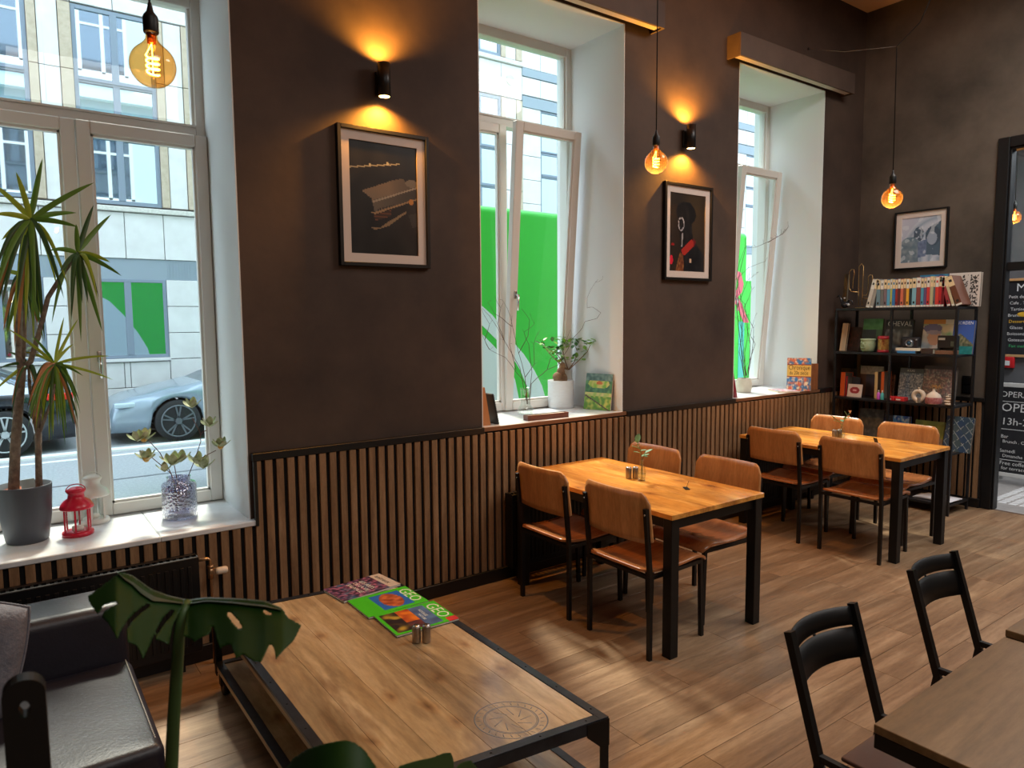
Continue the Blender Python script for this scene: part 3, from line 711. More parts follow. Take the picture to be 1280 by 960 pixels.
# dining tables
TT = wood('tabletop_pine_orange', (198, 128, 48), (224, 156, 70), (240, 182, 96), 'Y', .7, .27, bump=.05, coat=.25, knots=2.0)
def dining_table(label, x, y):
    o = thing('dining_table', label, 'table', (x, y, 0)); w, l, h = .775, 1.335, .762
    b = B(); n = 6
    for i in range(n):
        q = B(); q.box(w*i/n+.0003, w*(i+1)/n-.0003, 0, l, h-.026, h, .0012); q.obj('tabletop_board', TT, o)
    b = B()
    for a in (.03, w-.075): b.box(a, a+.045, .03, l-.03, h-.085, h-.027, .002)
    for a in (.025, l-.07): b.box(.03, w-.03, a, a+.045, h-.085, h-.027, .002)
    b.obj('apron_frame', BLK, o)
    for a in (.006, w-.068):
        for c in (.006, l-.064): q = B(); q.box(a, a+.06, c, c+.058, 0, h-.027, .003); q.obj('leg', BLK, o)
    return o
dining_table('orange-brown wooden dining table on black legs, nearer of the two by the windows', 2.692, 2.345)
dining_table('orange-brown wooden dining table on black legs beside the bookshelf', 5.06, 2.345)
base = None
for dx, g, nm in ((0, G1, 'middle'), (2.345, G2, 'far')):
    for x, y, rz, lab in ((2.606, 3.265, 0, 'left side of the %s table, nearer the window wall'), (2.612, 2.642, 0, 'left side of the %s table, away from the wall'),
                          (3.598, 3.325, pi, 'right side of the %s table, nearer the window wall'), (3.612, 2.725, pi, 'right side of the %s table, away from the wall')):
        L = 'bent plywood chair with black legs, ' + lab % nm
        if base is None: base = make_chair(L, (x+dx, y, 0), rz, g)
        else: dup(base, (x+dx, y, 0), (0, 0, rz), L, g)

# coffee table with angle-iron frame
MG = wood('mango_wood_board', (126, 104, 74), (194, 166, 122), (228, 206, 166), 'Y', .6, .30, rnd=.09, bump=.12, knots=3.0, coat=.35)
IRON = M('blue_black_iron', (38, 42, 48), .36, .55, (54, 60, 68), 14)
IRD = M('rivet_iron', (16, 16, 18), .4, .5); CHROME = M('bright_rivet', (190, 195, 200), .25, 1)
ct = thing('coffee_table', 'low industrial coffee table with plank top and black iron frame', 'table', (.735, 1.78, 0))
CTS = Matrix(((1, 0.0, 0, 0), (-.125, 1, 0, 0), (0, 0, 1, 0), (0, 0, 0, 1)))     # the table stands slightly out of square
w, l, h = .875, 1.64, .40
def cobj(b, name, mat, parent=None, label=None):
    bmesh.ops.transform(b.bm, matrix=CTS, verts=b.bm.verts[:]); return b.obj(name, mat, parent or ct, label=label)
cuts = [.035, .165, .30, .455, .60, .735, w-.035]
for a, c in zip(cuts, cuts[1:]):
    q = B(); q.box(a+.0003, c-.0003, .036, l-.036, h-.030, h-.003, .0008); cobj(q, 'top_board', MG)
b = B()
for z0, z1, s in ((h-.045, h, 1), (.115, .155, 0)):
    f = .034
    b.box(0, f, 0, l, z1-.005, z1, .001); b.box(w-f, w, 0, l, z1-.005, z1, .001); b.box(f, w-f, 0, f, z1-.005, z1, .001); b.box(f, w-f, l-f, l, z1-.005, z1, .001)
    if s:
        b.box(0, w, 0, .005, z0, z1-.005); b.box(0, w, l-.005, l, z0, z1-.005)
        b.box(w-.005, w, .005, l-.005, z0, z1-.005); b.box(0, .005, .005, l-.005, z1-.012, z1-.005)
    else: b.box(0, w, 0, .005, z0, z1-.005); b.box(0, w, l-.005, l, z0, z1-.005)
cobj(b, 'iron_frame', IRON)
b = B(); b.box(.003, .02, .01, l-.01, h-.036, h-.008); b.box(.003, .02, .01, l-.01, .122, .15); cobj(b, 'side_rail', wood('pale_rail_wood', (176, 146, 108), (196, 168, 128), (210, 184, 146), 'Y', .8, .5))
for a, c in zip(cuts, cuts[1:]):
    q = B(); q.box(a+.0006, c-.0006, .036, l-.036, .128, .150, .0015); cobj(q, 'shelf_board', MG)
for a, sx in ((0, 1), (w, -1)):
    for c, sy in ((0, 1), (l, -1)):
        q = B(); xx = sorted((a, a+sx*.034)); yy = sorted((c, c+sy*.004)); q.box(xx[0], xx[1], yy[0], yy[1], .10, h-.005)
        xx = sorted((a, a+sx*.004)); yy = sorted((c, c+sy*.034)); q.box(xx[0], xx[1], yy[0], yy[1], .10, h-.005); cobj(q, 'leg', BLK)
        q = B(); P = [(a, h-.005), (a+sx*.09, h-.005), (a+sx*.09, h-.05), (a+sx*.034, h-.10), (a, h-.10)]; q.prism(P, 'y', c-sy*.0035, c-sy*.0005); cobj(q, 'gusset_plate', BLK)
        q = B(); q.lathe([(.018, -.012), (.05, -.012), (.052, 0), (.05, .012), (.018, .012)], 20, T if False else (0, 0, 0)); bmesh.ops.transform(q.bm, matrix=Matrix.Translation((a+sx*.035, c+sy*.03, .052)) @ Matrix.Rotation(pi/2, 4, 'Y'), verts=q.bm.verts[:])
        cw = cobj(q, 'caster_wheel', IRD)
        q = B(); q.box(a+sx*.035-.022, a+sx*.035-.016, c+sy*.03-.018, c+sy*.03+.018, .05, .116); q.box(a+sx*.035+.016, a+sx*.035+.022, c+sy*.03-.018, c+sy*.03+.018, .05, .116); q.box(a+sx*.035-.024, a+sx*.035+.024, c+sy*.03-.024, c+sy*.03+.024, .108, .118); cobj(q, 'caster_fork', BLK)
q = B()
for i in range(9):
    for a in (.017, w-.017): q.ball((a, .07+i*(l-.14)/8, h), .0045, sz=.5, n=8)
for i in range(5):
    for c in (.017, l-.017): q.ball((.08+i*(w-.16)/4, c, h), .0045, sz=.5, n=8)
cobj(q, 'rivets', IRD)['kind'] = 'stuff'
q = B(); SEAL = M('stamp_ink_grey_blue', (124, 132, 138), .5); c0 = (.60, .155)
for r, t in ((.118, .004), (.088, .003), (.083, .002)):
    q.tube([(c0[0]+r*cos(2*pi*i/40), c0[1]+r*sin(2*pi*i/40), h-.0028) for i in range(40)], [t*.5]*40, 4, loop=True)
for i in range(9): a = 2*pi*i/9; q.tube([(c0[0]+.03*cos(a), c0[1]+.03*sin(a), h-.0026), (c0[0]+.07*cos(a+.5), c0[1]+.07*sin(a+.5), h-.0026)], .0012, 4)
for i in range(26): a = 2*pi*i/26; q.tube([(c0[0]+.096*cos(a), c0[1]+.096*sin(a), h-.0027), (c0[0]+.110*cos(a+.06), c0[1]+.110*sin(a+.06), h-.0027)], .0012, 4)
for v in q.bm.verts: v.co.z = h-.0028+(v.co.z-h+.0028)*.25
cobj(q, 'stamped_seal', SEAL, label='faint round grey-blue stamp')

# magazines (local: x = width, y = towards cover top); placed by corner and angle
def frameT(loc, rz): return Matrix.Translation(loc) @ Matrix.Rotation(rz, 4, 'Z')
PAGE = M('paper_page_edges', (222, 216, 204), .8)
def magazine(label, p_bl, p_br, p_tl, th, fn, edge, z, nx=44, ny=56, name='magazine', grp='magazines on the coffee table'):
    """corners taken on the table plane"""
    o = thing(name, label, name, (p_bl.x, p_bl.y, z), (0, 0, atan2((p_br-p_bl).y, (p_br-p_bl).x)), grp)
    w = (p_br-p_bl).length; hh = (p_tl-p_bl).length
    b = B(); b.box(.001, w-.001, .001, hh-.001, .0006, th-.0006); b.obj('pages', PAGE, o)
    b = B(); b.box(0, w, 0, hh, 0, .0006); b.box(0, w, 0, hh, th-.0006, th); b.box(-.0006, 0, 0, hh, 0, th); b.obj('cover', edge, o)
    print_sheet('cover_print', w, hh, nx, ny, fn, o, TX(0, 0, th+.0003) @ Matrix.Rotation(-pi/2, 4, 'X'), label=None)
    return o, w, hh
GC = (72, 205, 36)
def geo1(u, v):
    if .12 < u < .88 and .30 < v < .80-.0*u:
        e = ((u-.5)/.36)**2+((v-.56)/.17)**2
        if e < 1: return mixc((214, 120, 70), (150, 70, 40), .5+nz(u*9, v*9))
        return (44, 110, 196)
    return GC
def geo2(u, v):
    if .06 < u < .94 and .06 < v < .76:
        n = nz(u*6, v*7, 2)
        if v < .3: c = mixc((40, 32, 36), (190, 160, 60), n*1.4+.2)
        elif v < .52: c = mixc((160, 60, 36), (236, 130, 40), .6+n*1.6) if u < .62 else mixc((52, 44, 60), (140, 60, 50), n+.4)
        else: c = mixc((96, 130, 176), (70, 90, 130), n+.4)
        return c
    if u > .82 and v > .84: return (214, 60, 60)
    return GC
def mag3(u, v):
    if v > .80: return (206, 196, 184)
    n = nz(u*14, v*18, 4); m = nz(u*8, v*8, 9)
    return mixc(mixc((52, 36, 62), (196, 120, 150), n*1.4+.35), (60, 120, 150), m*1.2)
zt = .40
def cz(x, y): return onz(x, y, zt)
SP = M('magazine_spine_dark', (34, 34, 36), .5)
def M3(p): return Vector((p.x, p.y, 0))
# covers lie with their tops to the right (+x): local y runs to the cover top
c_bl, c_tl, c_br = cz(484, 796), cz(569, 774), cz(466, 770)
def mag_place(label, near_bl, near_tl, far_bl, th, fn, z=zt):
    # bottom-left corner of cover = far end of the lower edge
    return magazine(label, M3(far_bl), M3(near_bl), M3(far_bl)+(M3(near_tl)-M3(near_bl)), th, fn, SP, z)
g2, w2_, h2_ = mag_place('green-framed magazine with orange and dark pictures, nearest the shakers', cz(496, 797), cz(569, 772), cz(467, 772), .008, geo2)
g1, w1_, h1_ = mag_place('green magazine with a big orange picture on blue, middle of the row', cz(461, 774), cz(536, 753), cz(434, 753), .008, geo1)
g3, w3_, h3_ = mag_place('dark purple mosaic magazine with a pale masthead, farthest on the table', cz(430, 754), cz(506, 735), cz(404, 739), .010, mag3)
INKW = M('ink_white', (232, 240, 226), .5); INKD = M('ink_dark', (34, 32, 34), .5)
text('masthead', 'GEO', h1_*.20*1.35, INKW, g1, TX(w1_*.12, h1_*.80, .0085), .0002)
text('masthead', 'GEO', h2_*.20*1.35, INKW, g2, TX(w2_*.10, h2_*.79, .0085), .0002)
text('headline', 'VOYAGE', h2_*.07, INKW, g2, TX(w2_*.22, h2_*.63, .0085), .0002); text('headline', 'NATURE', h2_*.06, INKW, g2, TX(w2_*.4, h2_*.56, .0085), .0002)
text('masthead', 'animaux', h3_*.12, INKD, g3, TX(w3_*.12, h3_*.86, .0105), .0002)
for i, s in enumerate(('LES ARTS', 'DE LA VIE', 'SAUVAGE')): text('headline', s, h3_*.10, INKW, g3, TX(w3_*.16, h3_*(.56-.11*i), .0105), .0002)
o = thing('booklet', 'thin beige booklet half under the dark purple magazine', 'booklet', (0, 0, 0)); p = cz(497, 722); o.location = (g3.location.x+.17, g3.location.y+.055, zt); o.rotation_euler = (0, 0, g3.rotation_euler.z+radians(6))
b = B(); b.box(0, w3_*.9, .0, h3_*.42, 0, .002); b.obj('cover', M('beige_card', (204, 196, 184), .6), o)
o.location = (1.42, 3.14, zt)

# salt and pepper sets
STEEL = M('brushed_steel', (150, 138, 126), .32, .9, (172, 160, 148), 30); SHTOP = M('shaker_top_steel', (205, 205, 210), .2, 1)
def shakers(label, loc, rz, grp=None):
    o = thing('salt_and_pepper_set', label, 'shakers', loc, (0, 0, rz), 'salt and pepper sets')
    for s, n in ((-1, 'salt_shaker'), (1, 'pepper_shaker')):
        b = B(); b.lathe([(0, 0), (.018, 0), (.0185, .002), (.0185, .066), (.017, .069), (0, .069)], 20, (s*.021, 0, 0)); q = b.obj(n, STEEL, o)
        b = B(); b.lathe([(0, .069), (.0165, .069), (.0165, .072), (.012, .0745), (0, .075)], 20, (s*.021, 0, 0)); b.obj('cap', SHTOP, q)
    return o
p = cz(527, 802); shakers('steel salt and pepper shakers on the coffee table by the magazines', (p.x, p.y, zt), radians(-30))
tz = .762
p = onz(790, 598, tz); shakers('steel salt and pepper shakers on the middle dining table', (p.x, p.y, tz), radians(-35))
p = onz(1046, 548, tz); shakers('steel salt and pepper shakers on the far dining table', (p.x, p.y, tz), radians(-35))
# black card holders
for (x, y, dx), l in (((858, 611, 0), 'small black card clip lying on the middle dining table'), ((1096, 555, 0), 'small black card clip standing on the far dining table')):
    p = onz(x, y, tz); o = thing('card_clip', l, 'card holder', (p.x, p.y, tz), (0, 0, radians(55)))
    b = B(); b.box(-.03, .03, -.014, .014, 0, .006, .002); b.obj('base', BLK, o)
    b = B()
    if x > 1000: b.box(-.026, .026, -.002, .002, .004, .05, .001, T=Matrix.Rotation(radians(-18), 4, 'X'))
    else: b.tube([(0, 0, .004), (-.02, .0, .03), (-.045, .0, .055)], .0012, 6)
    b.obj('clip', BLK, o)

# sprigs in glass bottles on the dining tables
CLEAR = glass('clear_glass', (.95, .97, .96), .95, base=.06)
WATER = glass('water', (.90, .95, .94), .6, base=.02)
STEM = M('green_stem', (84, 104, 60), .6); EUC = M('eucalyptus_leaf', (84, 140, 104), .55, 0, (120, 168, 132), 20); ROSE = M('pale_peach_bloom', (222, 178, 140), .6)
def leaf_mesh(b, p, d, ln, wd, up=Vector((0, 0, 1)), curl=.15, n=4):
    d = Vector(d).normalized(); s = d.cross(up); s = s.normalized() if s.length > .05 else Vector((1, 0, 0)); nn = s.cross(d)
    def f(u, v):
        w_ = wd*sin(pi*(.04+.94*u))**.7; return Vector(p)+d*ln*u+s*(v-.5)*w_+nn*(-curl*ln*u*u+abs(v-.5)*wd*.25)
    b.sheet(f, n+2, 2)
def bottle_vase(label, loc, stems, flower):
    o = thing('bud_vase', label, 'vase', loc, (0, 0, 0), 'bud vases with sprigs')
    b = B(); b.lathe([(0, .001), (.022, .001), (.026, .004), (.027, .05), (.022, .075), (.013, .095), (.012, .125), (.0145, .13), (.0125, .13), (.010, .124), (.0115, .096), (.020, .075), (.025, .05), (.024, .006), (0, .005)], 24); b.obj('glass_bottle', CLEAR, o)
    b = B(); b.lathe([(0, .006), (.0235, .006), (.0245, .045), (0, .045)], 20); b.obj('water', WATER, o)
    sp = thing('sprig', '', 'x', (0, 0, 0)); bpy.data.objects.remove(sp)
    for pts, leaves, fl in stems:
        b = B(); b.tube(pts, .0016, 6); st = b.obj('stem', STEM, o)
        for p, d, ln, wd in leaves: b = B(); leaf_mesh(b, p, d, ln, wd); b.obj('leaf', EUC, st)
        for p in fl:
            b = B()
            for i in range(6): a = i*pi/3; leaf_mesh(b, p, (cos(a), sin(a), .9), .022, .016, curl=-.2)
            b.ball(p, .006, n=8); b.obj('flower', ROSE, st)
    return o
p = onz(802, 601, tz)
bottle_vase('clear bud vase with round green eucalyptus leaves on the middle table', (p.x, p.y, tz),
  [([(0, 0, .01), (0, 0, .13), (-.006, .005, .19), (-.03, .01, .25)], [((-.006, .005, .17), (-.7, .2, .3), .05, .035), ((-.03, .01, .24), (.3, .1, 1), .055, .038), ((-.02, 0, .2), (-.9, .3, .5), .055, .036), ((0, 0, .15), (.9, -.2, .3), .055, .034), ((-.01, .005, .185), (.5, -.5, .2), .04, .03), ((-.03, .01, .235), (-.5, -.3, .4), .04, .03)], [((-.022, .008, .215))]),
   ([(.002, 0, .01), (.004, -.002, .13), (.02, -.01, .18)], [((.02, -.01, .17), (.8, -.3, .5), .055, .034), ((.01, 0, .15), (-.2, -.9, .2), .045, .03)], [])], 0)
p = onz(1052, 549, tz)
bottle_vase('clear bud vase with green sprig and peach blooms on the far table', (p.x, p.y, tz),
  [([(0, 0, .01), (0, 0, .12), (.02, -.01, .17), (.06, -.03, .215)], [((.01, 0, .14), (.5, .5, .3), .05, .03), ((.03, -.01, .17), (.7, -.6, .1), .055, .03), ((.04, -.02, .185), (-.2, .3, .9), .05, .03), ((.02, -.01, .16), (-.4, -.3, .5), .045, .026)], [((.06, -.03, .215)), ((.035, -.03, .175))]),
   ([(0, 0, .01), (-.003, 0, .12), (-.03, .02, .155), (-.07, .04, .18)], [((-.02, .01, .14), (-.9, .3, .4), .06, .03), ((-.05, .03, .165), (-.7, .4, .8), .05, .028)], [])], 0)

# black metal chairs and square tables at the lower right
BR = wood('walnut_laminate', (98, 76, 48), (126, 100, 66), (148, 120, 84), 'X', .7, .38, bump=.05)
SEATB = M('brown_chair_seat', (98, 72, 62), .45)
def black_chair(label, loc, rz):      # local: facing -y, back at y=0
    o = thing('black_metal_chair', label, 'chair', loc, (0, 0, rz), 'black metal chairs at the lower right'); hw = .185
    def post(s, z): return (s*hw, -.11+.11*((z-.4)/.37) if z > .4 else -.11+.06*(.4-z)/.4, z)
    for s in (-1, 1):
        b = B(); P = [Vector(post(s, z)) for z in (0, .4, .60, .78)]
        for a, c in zip(P, P[1:]):
            b.prism([(0, 0), (.019, 0), (.019, .026), (0, .026)], 'z', 0, 1) if False else None
            b.tube([a, c], .0125, 4, sq=True)
        b.obj('rear_leg', BLK, o)
        b = B(); b.tube([(s*(hw-.005), -.52, 0), (s*(hw-.005), -.49, .44)], .012, 4, sq=True); b.obj('front_leg', BLK, o)
    def bs(z0, z1):
        def f(u, v):
            xx = (2*u-1); z = z0+(z1-z0)*v; y = post(1, z)[1]; return (xx*(hw-.004), y+.045*(1-xx*xx), z)
        return f
    b = B(); b.sheet(bs(.712, .772), 16, 2, .004); b.sheet(bs(.61, .706), 16, 2, .004)
    for u0 in (0, .485, .975):
        f0 = bs(.705, .713); b.sheet(lambda u, v: f0(u0+u*.03, v), 1, 1, .004)
    b.obj('backrest', BLK, o)
    b = B(); b.box(-hw+.014, hw-.014, -.53, -.165, .437, .452, .006, 2); b.obj('seat', SEATB, o, label='brown seat panel')
    b = B()
    for s in (-1, 1): b.bar((s*hw, -.10, .425), (s*(hw-.005), -.49, .425), .02)
    b.bar((-hw, -.50, .425), (hw, -.50, .425), .02); b.obj('seat_frame', BLK, o)
    return o
k1 = black_chair('black metal chair with slotted backrest, nearer of two at lower right', (2.120, 1.205, 0), 0)
dup(k1, (2.975, 1.235, 0), (0, 0, 0), 'black metal chair with slotted backrest, farther of two at lower right')
def laminate_table(label, x0, x1, y1, z):
    o = thing('square_table', label, 'table', (x0, y1, 0)); w = x1-x0
    b = B(); b.box(0, w, -.75, 0, z-.022, z, .0015); b.obj('tabletop', BR, o)
    b = B(); b.box(.001, w-.001, -.749, -.001, z-.062, z-.022, .002); b.obj('black_edge_frame', BLK, o)
    b = B(); b.bar((w/2, -.375, .02), (w/2, -.375, z-.06), .07); b.obj('pedestal', BLK, o)
    b = B(); b.box(w/2-.22, w/2+.22, -.40, -.35, 0, .02, .004); b.box(w/2-.025, w/2+.025, -.6, -.15, .0, .0195, .004); b.obj('base', BLK, o)
laminate_table('brown laminate table with thick black edge at lower right', 1.692, 2.495, .822, .75)
laminate_table('brown laminate table at the right edge beyond the first one', 2.515, 3.3, .826, .766)

# sofa
LEA = M('black_leather', (26, 24, 32), .42, 0, (34, 32, 42), 4, .10, 90); STI = M('cream_stitching', (170, 164, 150), .7)
so = thing('leather_sofa', 'black leather sofa with low back below the near window', 'sofa', (-1.45, 2.35, 0))
def puff(x0, x1, y0, y1, z0, z1, bev, wr=0.0, seed=0, dip=0):
    b = B(); b.box(x0, x1, y0, y1, z0, z1, bev, 5); 
    bmesh.ops.subdivide_edges(b.bm, edges=[e for e in b.bm.edges if e.calc_length() > .12], cuts=14, use_grid_fill=True)
    for v in b.bm.verts:
        if v.co.z > z1-.012:
            fx = (v.co.x-x0)/(x1-x0); fy = (v.co.y-y0)/(y1-y0); e = min(1, min(fx, 1-fx, fy, 1-fy)*6)
            v.co.z += .010*e+wr*e*max(0, min(1, (1.62-v.co.x)*3))*nz(v.co.x*2.2-v.co.y*1, v.co.y*13-v.co.x*4, seed)*1.6
    for f in b.bm.faces: f.smooth = True
    return b
# the seat front edge is skewed a little, following the photo
b = puff(.93, 1.80, .0, .72, .24, .43, .03, .010, 3); b.obj('seat_cushion', LEA, so)
b = puff(.04, .925, .0, .72, .24, .43, .03, .006, 5); b.obj('seat_cushion', LEA, so)
b = B(); b.box(.03, 1.79, .03, 1.0, .09, .26, .02, 2); b.obj('base', LEA, so)
b = B(); b.box(.02, 1.80, .715, .98, .25, .655, .045, 5); b.obj('backrest', LEA, so)
b = B(); b.box(-.16, .03, .0, .98, .09, .56, .05, 4); b.obj('armrest', LEA, so)
for x in (0.0, 1.70):
    for y in (.06, .9): b = B(); b.lathe([(.02, 0), (.025, .1)], 12, (x+.03, y, 0)); b.obj('foot', BLK, so)
b = B()
for i in range(52): y = .045+i*.0125; b.box(1.7765, 1.7795, y, y+.006, .4385, .4405)
b.obj('stitching', STI, so, kind='stuff')
FAB = M('grey_cushion_fabric', (92, 92, 100), .9, 0, (108, 108, 116), 20, .4, 90)
cu = thing('scatter_cushion', 'grey fabric scatter cushion leaning on the leather sofa back', 'cushion', (-.26, 2.86, .455), (radians(-16), radians(12), radians(-14)))
def cf(sg):
    def f(u, v):
        a, c = 2*u-1, 2*v-1; e = (1-a**4)*(1-c**4); k = 1-.10*(a*a*c*c)
        x = a*.22*(1-.08*c*c); z = .20+c*.20*(1-.08*a*a); n = .012*nz(u*7, v*7, 1)
        return (x, sg*(.085*e**.5*(1 if e > 0 else 0)+n*e), z)
    return f
b = B(); b.sheet(cf(-1), 18, 18); b.sheet(cf(1), 18, 18); bmesh.ops.remove_doubles(b.bm, verts=b.bm.verts[:], dist=.0005); b.obj('cover', FAB, cu)
P = [(-.22*(1-.0), 0, 0)]; b = B(); ring = []
for i in range(72):
    t_ = i/72*4; sd_ = int(t_); q = t_-sd_; a, c = [(2*q-1, -1), (1, 2*q-1), (1-2*q, 1), (-1, 1-2*q)][sd_]
    ring.append((a*.22*(1-.08*c*c), 0, .20+c*.20*(1-.08*a*a)))
b.tube(ring, .005, 6, loop=True); b.obj('piping', FAB, cu)

# bar stool whose back post stands close at the lower left
bs_ = thing('bar_stool', 'black bar stool post with rounded top and oval hole, lower left corner', 'stool', (-.185, .958, 0), (0, 0, radians(-3)))
for x in (0, .185):
    b = B(); hw2, zt2 = .0205, 1.352
    outl = [(x-hw2, 0), (x+hw2, 0)]+[(x+hw2*cos(t), zt2-.018+.018*sin(t)) for t in [pi*i/12 for i in range(13)]]
    hole = [(x+.0055*cos(2*pi*i/14), zt2-.034+.010*sin(2*pi*i/14)) for i in range(14)]
    loops = [[Vector((p[0], p[1], 0)) for p in outl], [Vector((p[0], p[1], 0)) for p in hole]]; fl_ = outl+hole
    vA = [b.bm.verts.new((p[0], -.011, p[1])) for p in fl_]; vB = [b.bm.verts.new((p[0], .011, p[1])) for p in fl_]
    for t in tessellate_polygon(loops): b.bm.faces.new([vA[i] for i in t]); b.bm.faces.new([vB[i] for i in t][::-1])
    for st_, n_ in ((0, len(outl)), (len(outl), len(hole))):
        for i in range(n_): j_ = (i+1) % n_; b.bm.faces.new((vA[st_+i], vA[st_+j_], vB[st_+j_], vB[st_+i]))
    b.obj('back_post', BLK, bs_)
b = B(); b.box(-.0, .185, -.008, .008, 1.02, 1.08, .004, 2); b.obj('back_rail', BLK, bs_)
b = B(); b.box(-.04, .225, -.36, .02, .74, .77, .01, 2); b.obj('seat', BLK, bs_)
for x in (0, .185): b = B(); b.box(x-.018, x+.018, -.36, -.325, 0, .74, .004); b.obj('front_leg', BLK, bs_)
b = B(); b.bar((0, 0, .3), (.185, 0, .3), .025); b.bar((0, -.342, .3), (.185, -.342, .3), .025); b.obj('footrest', BLK, bs_)

# ================================================================== lamps
def amber(m):
    t = m.node_tree; o = t.nodes['Material Output']; src = o.inputs[0].links[0].from_socket; tl = add(t, 'ShaderNodeBsdfTranslucent'); tl.inputs[0].default_value = (1, .5, .16, 1)
    mx = add(t, 'ShaderNodeMixShader'); mx.inputs[0].default_value = .045; t.links.new(src, mx.inputs[1]); t.links.new(tl.outputs[0], mx.inputs[2]); t.links.new(mx.outputs[0], o.inputs[0]); return m
AMB = glass('amber_bulb_glass', (.93, .60, .28), .9, base=.05); AMB2 = amber(glass('amber_bulb_glass_deep', (.92, .55, .22), .9, base=.05))
FILM = M('glowing_filament', (255, 200, 110), .5, emit=(255, 176, 72), es=30); CORD = M('black_textile_cord', (14, 14, 15), .8)
COP = M('copper_cap', (200, 110, 60), .3, .9)
def pendant(label, c, cordpts, gm, power=2.0, roll=0, cat='lamp'):
    o = thing('pendant_lamp', label, cat, c, (0, 0, 0), 'bare amber bulb pendants'); r = .0625
    prof = [(0, -r)]+[(r*sin(a), -r*cos(a)) for a in [pi*i/20 for i in range(1, 17)]]+[(.024, .062), (.0165, .073), (.0150, .088)]
    b = B(); b.lathe(prof, 32, caps=False); bmesh.ops.remove_doubles(b.bm, verts=b.bm.verts[:], dist=1e-5); b.obj('glass_globe', gm, o, (0, 0, 0))
    b = B(); P = [(.0165*cos(t), .0165*sin(t), -.024+.052*t/(2*pi*3.5)) for t in [2*pi*3.5*i/70 for i in range(71)]]; b.tube(P, .0024, 6); b.tube([P[0], (0, 0, -.024), (0, 0, .06)], .0014, 5); b.tube([P[-1], (0.004, 0, .07)], .0014, 5); b.obj('filament', FILM, o)
    b = B(); b.lathe([(.0, .060), (.012, .062), (.0125, .094), (0, .095)], 16); b.obj('bulb_cap', COP, o)
    b = B(); b.lathe([(0, .090), (.0195, .090), (.021, .094), (.021, .132), (.018, .140), (.010, .150), (.006, .166), (.0045, .175), (0, .175)], 20); b.obj('socket', BLK, o)
    b = B(); b.tube([(0, 0, .17)]+[Vector(p)-Vector(c) for p in cordpts], .0032, 8); b.obj('cord', CORD, o)
    b = B(); e = Vector(cordpts[-1])-Vector(c); b.lathe([(0, -.03), (.045, -.03), (.05, -.02), (.05, 0), (0, 0)], 20, e); b.obj('ceiling_rose', BLK, o)
    ld = bpy.data.lights.new('bulb_light', 'POINT'); lo_ = bpy.data.objects.new('bulb_light', ld); COL.objects.link(lo_); lo_.parent = o; lo_.location = (0, 0, -.035); ld.energy = power; ld.color = (1, .62, .25); ld.shadow_soft_size = .012
    return o
c = dep(191, 82, 2.05); pendant('large amber globe bulb on black cord before the near window', c, [(c.x, c.y, CEIL)], AMB)
c = dep(820, 203, 3.9); pendant('amber globe bulb hanging by the middle window and the dog picture', c, [(c.x, c.y, CEIL)], AMB2)
c = dep(1115, 248, 4.5); hk = dep(1121, 58, 4.5); pendant('amber globe bulb hanging near the far end wall above the bookshelf', c, [hk, dep(1150, 28, 4.35), (dep(1290, -115, 3.9).x, dep(1290, -115, 3.9).y, CEIL)], AMB2)
o = thing('cord_stay', 'thin wire holding the far pendant cord toward the window wall', 'wire', hk)
b = B(); e = Vector((6.2, W-.002, 4.22))-hk; b.tube([(0, 0, 0), e*.5+Vector((0, 0, -.03)), e], .0016, 6); b.obj('wire', M('pale_wire', (120, 116, 110), .5), o); b = B(); b.ball(e, .012, n=8); b.obj('wall_hook', BLK, o)
c = dep(1268, 272, 7.3); pendant('amber globe bulb seen through the glass above the door', c, [(c.x, c.y, 4.2)], AMB2, 2.0)

# up-down wall lights
def sconce(label, x, z0, z1):
    o = thing('wall_light', label, 'wall lamp', (x, W, z0), (0, 0, 0), 'black tube wall lights'); h = z1-z0; r = .036; yc = -.075
    b = B(); ro = [(r, 0), (r, h), (r-.003, h), (r-.003, h-.03), (0, h-.03)]; b.lathe([(0, .03), (r-.003, .03), (r-.003, 0), (r, 0), (r, h), (r-.003, h), (r-.003, h-.03), (0, h-.03)], 28, (0, yc, 0), caps=False); b.obj('tube_housing', BLKS, o)
    b = B(); b.box(-.022, .022, -.018, 0, .02, h-.03, .003); b.box(-.012, .012, yc+r-.004, -.016, .04, h-.05); b.obj('wall_plate', BLK, o)
    em = M('warm_led_lens', (255, 214, 150), .4, emit=(255, 196, 110), es=14)
    for z, s in ((.006, 1), (h-.022, -1)):
        b = B(); b.lathe([(0, -.004), (r-.006, -.004), (r-.006, .004), (0, .004)], 20, (0, yc, z)); b.obj('lens', em, o)
        ld = bpy.data.lights.new('spot_up' if s < 0 else 'spot_down', 'SPOT'); l_ = bpy.data.objects.new(ld.name, ld); COL.objects.link(l_); l_.parent = o
        l_.location = (0, yc, z-.014 if s > 0 else z+.028); l_.rotation_euler = (0 if s > 0 else pi, 0, 0); ld.energy = 46; ld.color = (1, .40, .045); ld.spot_size = radians(148); ld.spot_blend = .75; ld.shadow_soft_size = .012
    return o
p = ony(480, 99, W-.075); sconce('black tube wall light above the car picture', p.x, ony(480, 121, W-.075).z, ony(479, 79, W-.075).z)
p = ony(864, 170, W-.075); sconce('black tube wall light above the dog picture', p.x, ony(865, 186, W-.075).z, ony(863, 156, W-.075).z)

